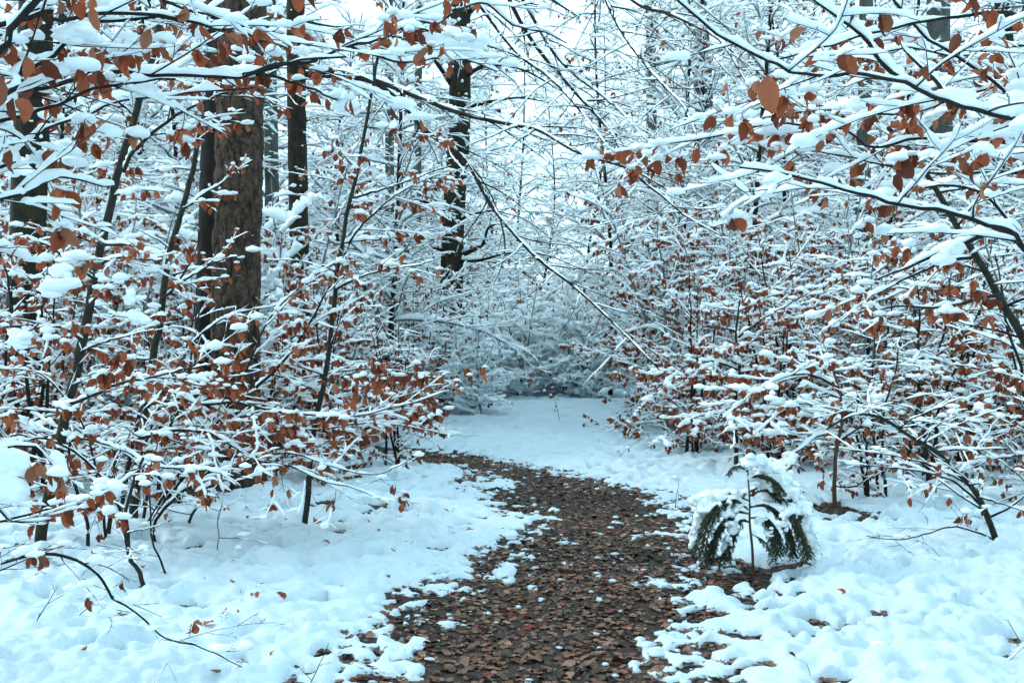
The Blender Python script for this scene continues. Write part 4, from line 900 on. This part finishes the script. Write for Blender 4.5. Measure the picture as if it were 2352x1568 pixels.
# ------------------------------------------------------------------ shrubs of the thicket: a few kinds, many copies
def make_shrub(seed, H, nst, leafp, spread, rs, nleafobj, spm=1.0, sm=1.0, gp=0.0):
    rg = random.Random(seed); root = empty('beech_shrub', (0, 0, 0))
    cf = Cfg(sp=(0.14 * spm, 0.08 * spm, 0.10), leafp=leafp, leafs=0.075, rs=rs, ssd=5, maxl=2, mxl=(0.55, 0.25, 0.1), mn=(0.10, 0.06, 0.04), fluff=False, sub=1, tilt=0.45, wsp=0.09, snow=1.25, blobp=0.5, gapb=0.16, rmin=0.0020, puff=0.14, psize=1.1)
    bufs = []
    for s in range(nst):
        az = s / nst * 6.28 + rg.uniform(-0.5, 0.5); h = H * rg.uniform(0.65, 1.05); le = spread * rg.uniform(0.3, 1)
        pts = smooth_line([[rg.gauss(0, .1), rg.gauss(0, .1), -0.1], [math.cos(az) * le * .3, math.sin(az) * le * .3, h * .4], [math.cos(az) * le * .7, math.sin(az) * le * .7, h * .75], [math.cos(az) * le, math.sin(az) * le, h]], 16)
        pts = pts + np.array([[rg.gauss(0, 0.012) for _ in range(3)] for _ in range(16)])
        b = Buf(); rr = np.linspace(0.011 + 0.006 * H, 0.005, 16); b.wood.append((pts, rr, 6, 0.15)); b.snow.append((pts, rr, 0))
        d = 0.25; L = plen(pts); a2 = rg.uniform(0, 6.28)
        while d < L:
            i = min(15, int(d / L * 15)); a2 += 2.4 + rg.gauss(0, 0.5); bl = (0.45 + 0.55 * rg.random()) * H * 0.42 * (1.1 - 0.55 * d / L)
            dr = np.array([math.cos(a2), math.sin(a2), rg.uniform(-0.05, 1.2)]); dr /= np.linalg.norm(dr)
            c = wander(rg, pts[i], dr, bl, 9, 0.15, -0.45 / max(0.6, bl))
            grow(rg, b, c, 0.004 + 0.003 * bl, 0.0018, 0, cf)
            d += rg.uniform(0.09, 0.2) * H / 2.6
        bufs.append(b)
    if not nleafobj:                    # seen from far: stems, snow and leaves each one part
        m = Buf()
        for b in bufs: m.wood += b.wood; m.snow += b.snow; m.leaf += b.leaf; m.blob += b.blob
        bufs = [m]
    for b in bufs:
        w, sn = buf_mesh(b, 'stem', M['twig'] if nleafobj else M['far_brightened'], np.zeros(3), cf.rs, cf.ssd, False, cf.snow * sm * (1 if nleafobj else 1.25), 1, cf.gapb + gp + (0 if nleafobj else 0.25))
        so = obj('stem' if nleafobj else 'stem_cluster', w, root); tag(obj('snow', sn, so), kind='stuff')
        rg.shuffle(b.leaf); k = min(len(b.leaf), max(0, nleafobj // nst))
        for l in b.leaf[:k]: leaf_obj(l, so, np.zeros(3))
        if b.leaf[k:]:
            g = Geo(); leaves_geo(g, b.leaf[k:]); tag(obj('leaves', g.mesh('leaves', M['leaf'], True), so), kind='stuff')
    note_kids(root); return root
ONES = 'first second third fourth fifth sixth seventh eighth ninth tenth eleventh twelfth thirteenth fourteenth fifteenth sixteenth seventeenth eighteenth nineteenth'.split()
def ordinal(n):
    if n < 20: return ONES[n - 1]
    t = ['twent', 'thirt', 'fort', 'fift', 'sixt'][n // 10 - 2]
    return t + 'ieth' if n % 10 == 0 else t + 'y-' + ONES[n % 10 - 1]
GROUPS = {}
def number_groups():
    """each member says where it stands in its row, counted from the left as the camera sees it"""
    for g, L in GROUPS.items():
        L.sort(key=lambda o: o.location.x / max(1.0, o.location.y))
        for k, o in enumerate(L): o['label'] = o['label'] + ', ' + ordinal(k + 1) + ' from the left'
near_kinds = [make_shrub(201, 2.9, 4, 0.7, 0.9, 0.035, 48), make_shrub(202, 2.3, 4, 0.55, 0.8, 0.035, 40)]
far_kinds = [make_shrub(203, 2.8, 4, 0.8, 1.0, 0.045, 0), make_shrub(204, 4.6, 4, 0.6, 1.3, 0.05, 0, 1.35), make_shrub(205, 2.6, 5, 0.06, 1.0, 0.055, 0, 1.15, 1.9, 0.8)]
pale_kinds = [far_kinds[2], far_kinds[2], far_kinds[0]]
USED = set()
def place(kind, x, y, s, label, group, cat='shrub', rz=None):
    o = kind if kind.name not in USED else copy_tree(kind)
    USED.add(kind.name)
    o.location = (x, y, gz(x, y)); o.rotation_euler = (rnd.gauss(0, .05), rnd.gauss(0, .05), rnd.uniform(0, 6.28) if rz is None else rz); o.scale = (s * rnd.uniform(.95, 1.05), s * rnd.uniform(.95, 1.05), s * rnd.uniform(.9, 1.1))
    tag(o, label, cat, group); GROUPS.setdefault(group, []).append(o); return o
for x, y, k, s in [(-2.1, 11.3, 0, 0.9), (-3.2, 12.6, 1, 1.15), (-4.9, 10.4, 0, 1.1), (-6.3, 12.2, 1, 1.2), (-1.5, 12.6, 1, 0.8), (-3.4, 9.9, 1, 0.9), (-4.4, 14.2, 0, 1.2)]:
    place(near_kinds[k], x, y, s, 'rusty-leaved snowy shrub in the near left thicket', 'shrubs in the near left thicket')
for x, y, k, s in [(3.3, 12.4, 0, 1.1), (4.5, 11.0, 1, 1.2), (5.6, 12.3, 0, 1.15), (4.0, 14.2, 1, 1.25), (2.6, 14.4, 0, 1.0), (4.9, 9.2, 1, 1.1), (6.8, 11.3, 0, 1.1), (5.4, 14.8, 0, 1.3), (3.6, 9.9, 1, 0.75)]:
    place(near_kinds[k], x, y, s, 'rusty-leaved snowy shrub in the near right thicket', 'shrubs in the near right thicket')
rr_ = random.Random(77)
for x, y, s in [(4.6, 13.2, 0.9), (6.2, 14.0, 1.0), (3.4, 15.8, 0.95), (5.2, 16.6, 1.1), (7.2, 16.0, 1.1), (2.9, 18.2, 1.0), (6.4, 11.9, 0.8)]:
    place(far_kinds[1], x, y, s, 'tall leafy snow-laden shrub in the right thicket', 'tall leafy shrubs in the right thicket')
for x, y, s in [(-5.4, 13.4, 0.95), (-3.9, 16.4, 1.0), (-7.3, 14.8, 1.0), (-2.6, 15.2, 0.7)]:
    place(far_kinds[1], x, y, s, 'tall leafy snow-laden shrub in the left thicket', 'tall leafy shrubs in the left thicket')
def scatter(n, fy, fx, kinds, sc, label, group, mind):
    pts = []; tries = 0
    while len(pts) < n and tries < 4000:
        tries += 1; y = fy(); x = fx(y)
        if x is None or any((x - a) ** 2 + (y - b) ** 2 < mind ** 2 for a, b in pts): continue
        pts.append((x, y)); place(kinds[rr_.randrange(len(kinds))], x, y, rr_.uniform(*sc), label, group)
scatter(26, lambda: rr_.uniform(13.5, 26), lambda y: rr_.uniform(-0.62 * y, -0.16 * y - 0.6), far_kinds, (0.9, 1.5), 'snow-laden shrub deeper in the left wood', 'shrubs deeper in the left wood', 1.2)
scatter(30, lambda: rr_.uniform(15, 27), lambda y: rr_.uniform(0.12 * y + 0.6, 0.62 * y), far_kinds, (0.9, 1.5), 'snow-laden shrub deeper in the right wood', 'shrubs deeper in the right wood', 1.2)
for x, y, k, s in [(-1.9, 19.6, 0, 0.9), (-0.8, 21.5, 2, 1.0), (-2.9, 18.6, 0, 1.0), (-1.5, 22.6, 0, 1.1)]:
    place(far_kinds[k], x, y, s, 'snowy shrub hiding the foot of the mossy beech', 'shrubs at the foot of the mossy beech')
scatter(64, lambda: rr_.uniform(26.5, 40), lambda y: rr_.uniform(-0.6 * y, 0.6 * y), pale_kinds, (1.0, 1.7), 'snow-laden shrub at the far end of the clearing', 'shrubs at the far end of the clearing', 1.3)

# ------------------------------------------------------------------ tall trees of the wood behind
def make_tall(seed, H, nb, droop, rs):
    rg = random.Random(seed); root = empty('beech_tree', (0, 0, 0))
    tr = smooth_line([[0, 0, -0.2], [rg.gauss(0, .1), rg.gauss(0, .1), H * .3], [rg.gauss(0, .25), rg.gauss(0, .25), H * .65], [rg.gauss(0, .4), rg.gauss(0, .4), H]], 30)
    g = Geo(); rr = np.linspace(0.07, 0.012, 30); wood_geo(g, [(tr, rr, 9, 0.4)]); obj('trunk', g.mesh('trunk', M['dark'], True), root)
    cf = Cfg(sp=(0.22, 0.12, 0.15), leafp=0.05, leafs=0.08, rs=rs, ssd=5, maxl=2, mxl=(1.1, 0.5, 0.3), mn=(0.2, 0.10, 0.08), fluff=False, sub=1, tilt=0.5, wsp=0.22, snow=1.5, blobp=0.2, gapb=0.25, rmin=0.003, lf=(0.5, 0.5, 0.5), puff=0.0)
    b = Buf(); a = rg.uniform(0, 6.28)
    for k in range(nb):
        u = 0.10 + 0.88 * (k + rg.random()) / nb; i = min(29, int(u * 29)); a += 2.4 + rg.gauss(0, .5)
        bl = rg.uniform(0.7, 1.15) * (3.4 * (1 - 0.65 * u)); dr = np.array([math.cos(a), math.sin(a), rg.uniform(0.1, 1.3)]); dr /= np.linalg.norm(dr)
        c = wander(rg, tr[i], dr, bl, 11, 0.13, -droop / bl)
        grow(rg, b, c, 0.012 + 0.006 * bl, 0.003, 0, cf)
    w, s = buf_mesh(b, 'crown', M['far_brightened'], np.zeros(3), cf.rs, cf.ssd, False, cf.snow * 1.3, 1, cf.gapb + 0.25)
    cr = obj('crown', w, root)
    g = Geo(); leaves_geo(g, b.leaf, LITT); tag(obj('leaves', g.mesh('leaves', M['leaf'], True), cr), kind='stuff'); tag(obj('snow', s, cr), kind='stuff')
    note_kids(root); return root
tall = [make_tall(301, 11.0, 62, 0.7, 0.17), make_tall(302, 13.5, 68, 1.0, 0.17)]
def scatter_t(n, fy, fx, sc, label, group, mind):
    pts = []; tries = 0
    while len(pts) < n and tries < 6000:
        tries += 1; y = fy(); x = fx(y)
        if any((x - a) ** 2 + (y - b) ** 2 < mind ** 2 for a, b in pts): continue
        pts.append((x, y)); place(tall[rr_.randrange(2)], x, y, rr_.uniform(*sc), label, group, 'tree')
scatter_t(12, lambda: rr_.uniform(17, 27), lambda y: rr_.uniform(-0.55 * y, -0.12 * y), (0.8, 1.2), 'slender snow-covered beech standing in the left wood', 'slender trees in the left wood', 2.0)
scatter_t(12, lambda: rr_.uniform(17, 27), lambda y: rr_.uniform(0.13 * y, 0.58 * y), (0.8, 1.2), 'slender snow-covered beech standing in the right wood', 'slender trees in the right wood', 2.0)
scatter_t(12, lambda: rr_.uniform(-16, 4), lambda y: rr_.choice((-1, 1)) * rr_.uniform(3.2 + max(0, y) * 0.7, 15), (0.9, 1.4), 'unseen snowy beech added behind the camera to block sky light', 'added light-blocking trees behind the camera', 2.2)  # out-of-view trees, added to hold sky light off the ground and near snow
for x, y, k, s in [(-2.6, 36, 0, 1.0), (-0.9, 42, 1, 1.1), (0.8, 39, 0, 1.05), (2.6, 37, 1, 0.95), (4.4, 38, 0, 1.1), (-4.2, 39, 1, 1.1), (0.2, 47, 1, 1.3)]:
    place(tall[k], x, y, s, 'far snow-covered tree straight behind the clearing', 'far trees straight behind the clearing', 'tree')
for x, y, k, s in [(-1.2, 29.5, 2, 1.2), (0.3, 28.5, 2, 1.3), (1.5, 29.8, 2, 1.2), (2.3, 27.6, 2, 1.1), (0.6, 31, 2, 1.4)]:
    place(far_kinds[k], x, y, s, 'snowy shrub in the middle of the far clearing edge', 'shrubs in the middle of the far clearing edge')
scatter_t(40, lambda: rr_.uniform(29, 55), lambda y: rr_.uniform(-0.58 * y, 0.58 * y), (0.9, 1.6), 'far snow-covered tree beyond the clearing', 'far trees beyond the clearing', 2.2)

number_groups()
# ------------------------------------------------------------------ small twigs and seedlings in the snow
def seedling(px_, py_, h, lean, label, leafp=0.05, seed=0, r=0.003):
    rg = random.Random(seed); x, y = G2(px_, py_); z = gz(x, y); base = np.array([x, y, z - 0.02])
    q = wander(rg, base, np.array([lean, rg.gauss(0, .1), 1.0]) / math.hypot(lean, 1), h, 8, 0.08, 0)
    cf = Cfg(sp=(0.09, 0.06, 0.03), leafp=leafp, rs=0.02, ssd=6, maxl=2, mxl=(0.16, 0.06, 0.03), mn=(0.04, 0.02, 0.02), snow=0.5, gapb=-0.3)
    root = tag(empty('twig_seedling', base), label, 'seedling', 'bare twigs poking out of the snow')
    b = Buf(); grow(rg, b, q, r, r * 0.4, 0, cf); w, s = buf_mesh(b, 'stem', M['twig'], base, 0.02, 6, False, 0.5, 1, -0.3)
    so = obj('stem', w, root); tag(obj('snow', s, so), kind='stuff')
    for l in b.leaf[:8]: leaf_obj(l, so, base)
for k, (x, y, h, ln, lab) in enumerate([
        (1195, 1300, .12, .3, 'tiny bare twig at the left rim of the path'), (545, 1370, .10, .2, 'tiny upright twig in the left foreground snow'), (1550, 1170, .35, .15, 'bare forked seedling on the right rim of the path'),
        (1880, 1390, .12, -.4, 'short twig in the snow right of the little spruce'), (1938, 1515, .10, -.4, 'short slanting twig in the lower right snow'), (1870, 1560, .11, -.35, 'budded twig at the bottom right of the path'),
        (2290, 1530, .22, .7, 'bent bare twig in the bottom right corner'), (2060, 1500, .14, -.9, 'low lying twig in the right foreground snow'), (1286, 970, .8, -.02, 'thin lone seedling with few leaves in the middle of the clearing'),
        (700, 1555, .25, .9, 'long thin twig in the bottom snow left of the path'), (1415, 1050, .3, .5, 'leafy snow-tipped seedling in the clearing right of the path'), (1600, 1000, .8, .4, 'bare bent seedling at the right of the clearing'),
        (1030, 1180, .18, .2, 'hair-thin twig in the snow left of the path bend'), (2352, 1480, .2, -.3, 'twig at the right picture edge'), (150, 1420, .3, .9, 'spindly twig lying over the snow at far lower left'), (60, 1440, .35, .8, 'forked spindly twig at the lower left picture edge')]):
    seedling(x, y, h, ln, lab, 0.5 if k in (8, 10) else 0.03, 400 + k, 0.0018 + 0.006 * h)
# ------------------------------------------------------------------ the damp air of the wood
HAZE = 0
if HAZE:
    hz_, hn, hb = mat('haze_air'); hn.nodes.remove(hb); pv = hn.nodes.new('ShaderNodeVolumePrincipled')
    pv.inputs['Color'].default_value = (0.86, 0.95, 1.0, 1); pv.inputs['Density'].default_value = HAZE; pv.inputs['Anisotropy'].default_value = 0.2
    hn.links.new(pv.outputs[0], hn.nodes['Material Output'].inputs['Volume'])
    bmh = bmesh.new(); bmesh.ops.create_cube(bmh, size=1.0); mh = bpy.data.meshes.new('haze'); bmh.to_mesh(mh); bmh.free(); mh.materials.append(hz_)
    ho = obj('haze', mh, None, (0, 20, 11.0)); ho.scale = (900, 1100, 26); tag(ho, kind='stuff')
print('TRIS', NTRI[0], 'LEAF OBJECTS', LEAF_OBJECTS[0], 'OBJECTS', len(bpy.data.objects))
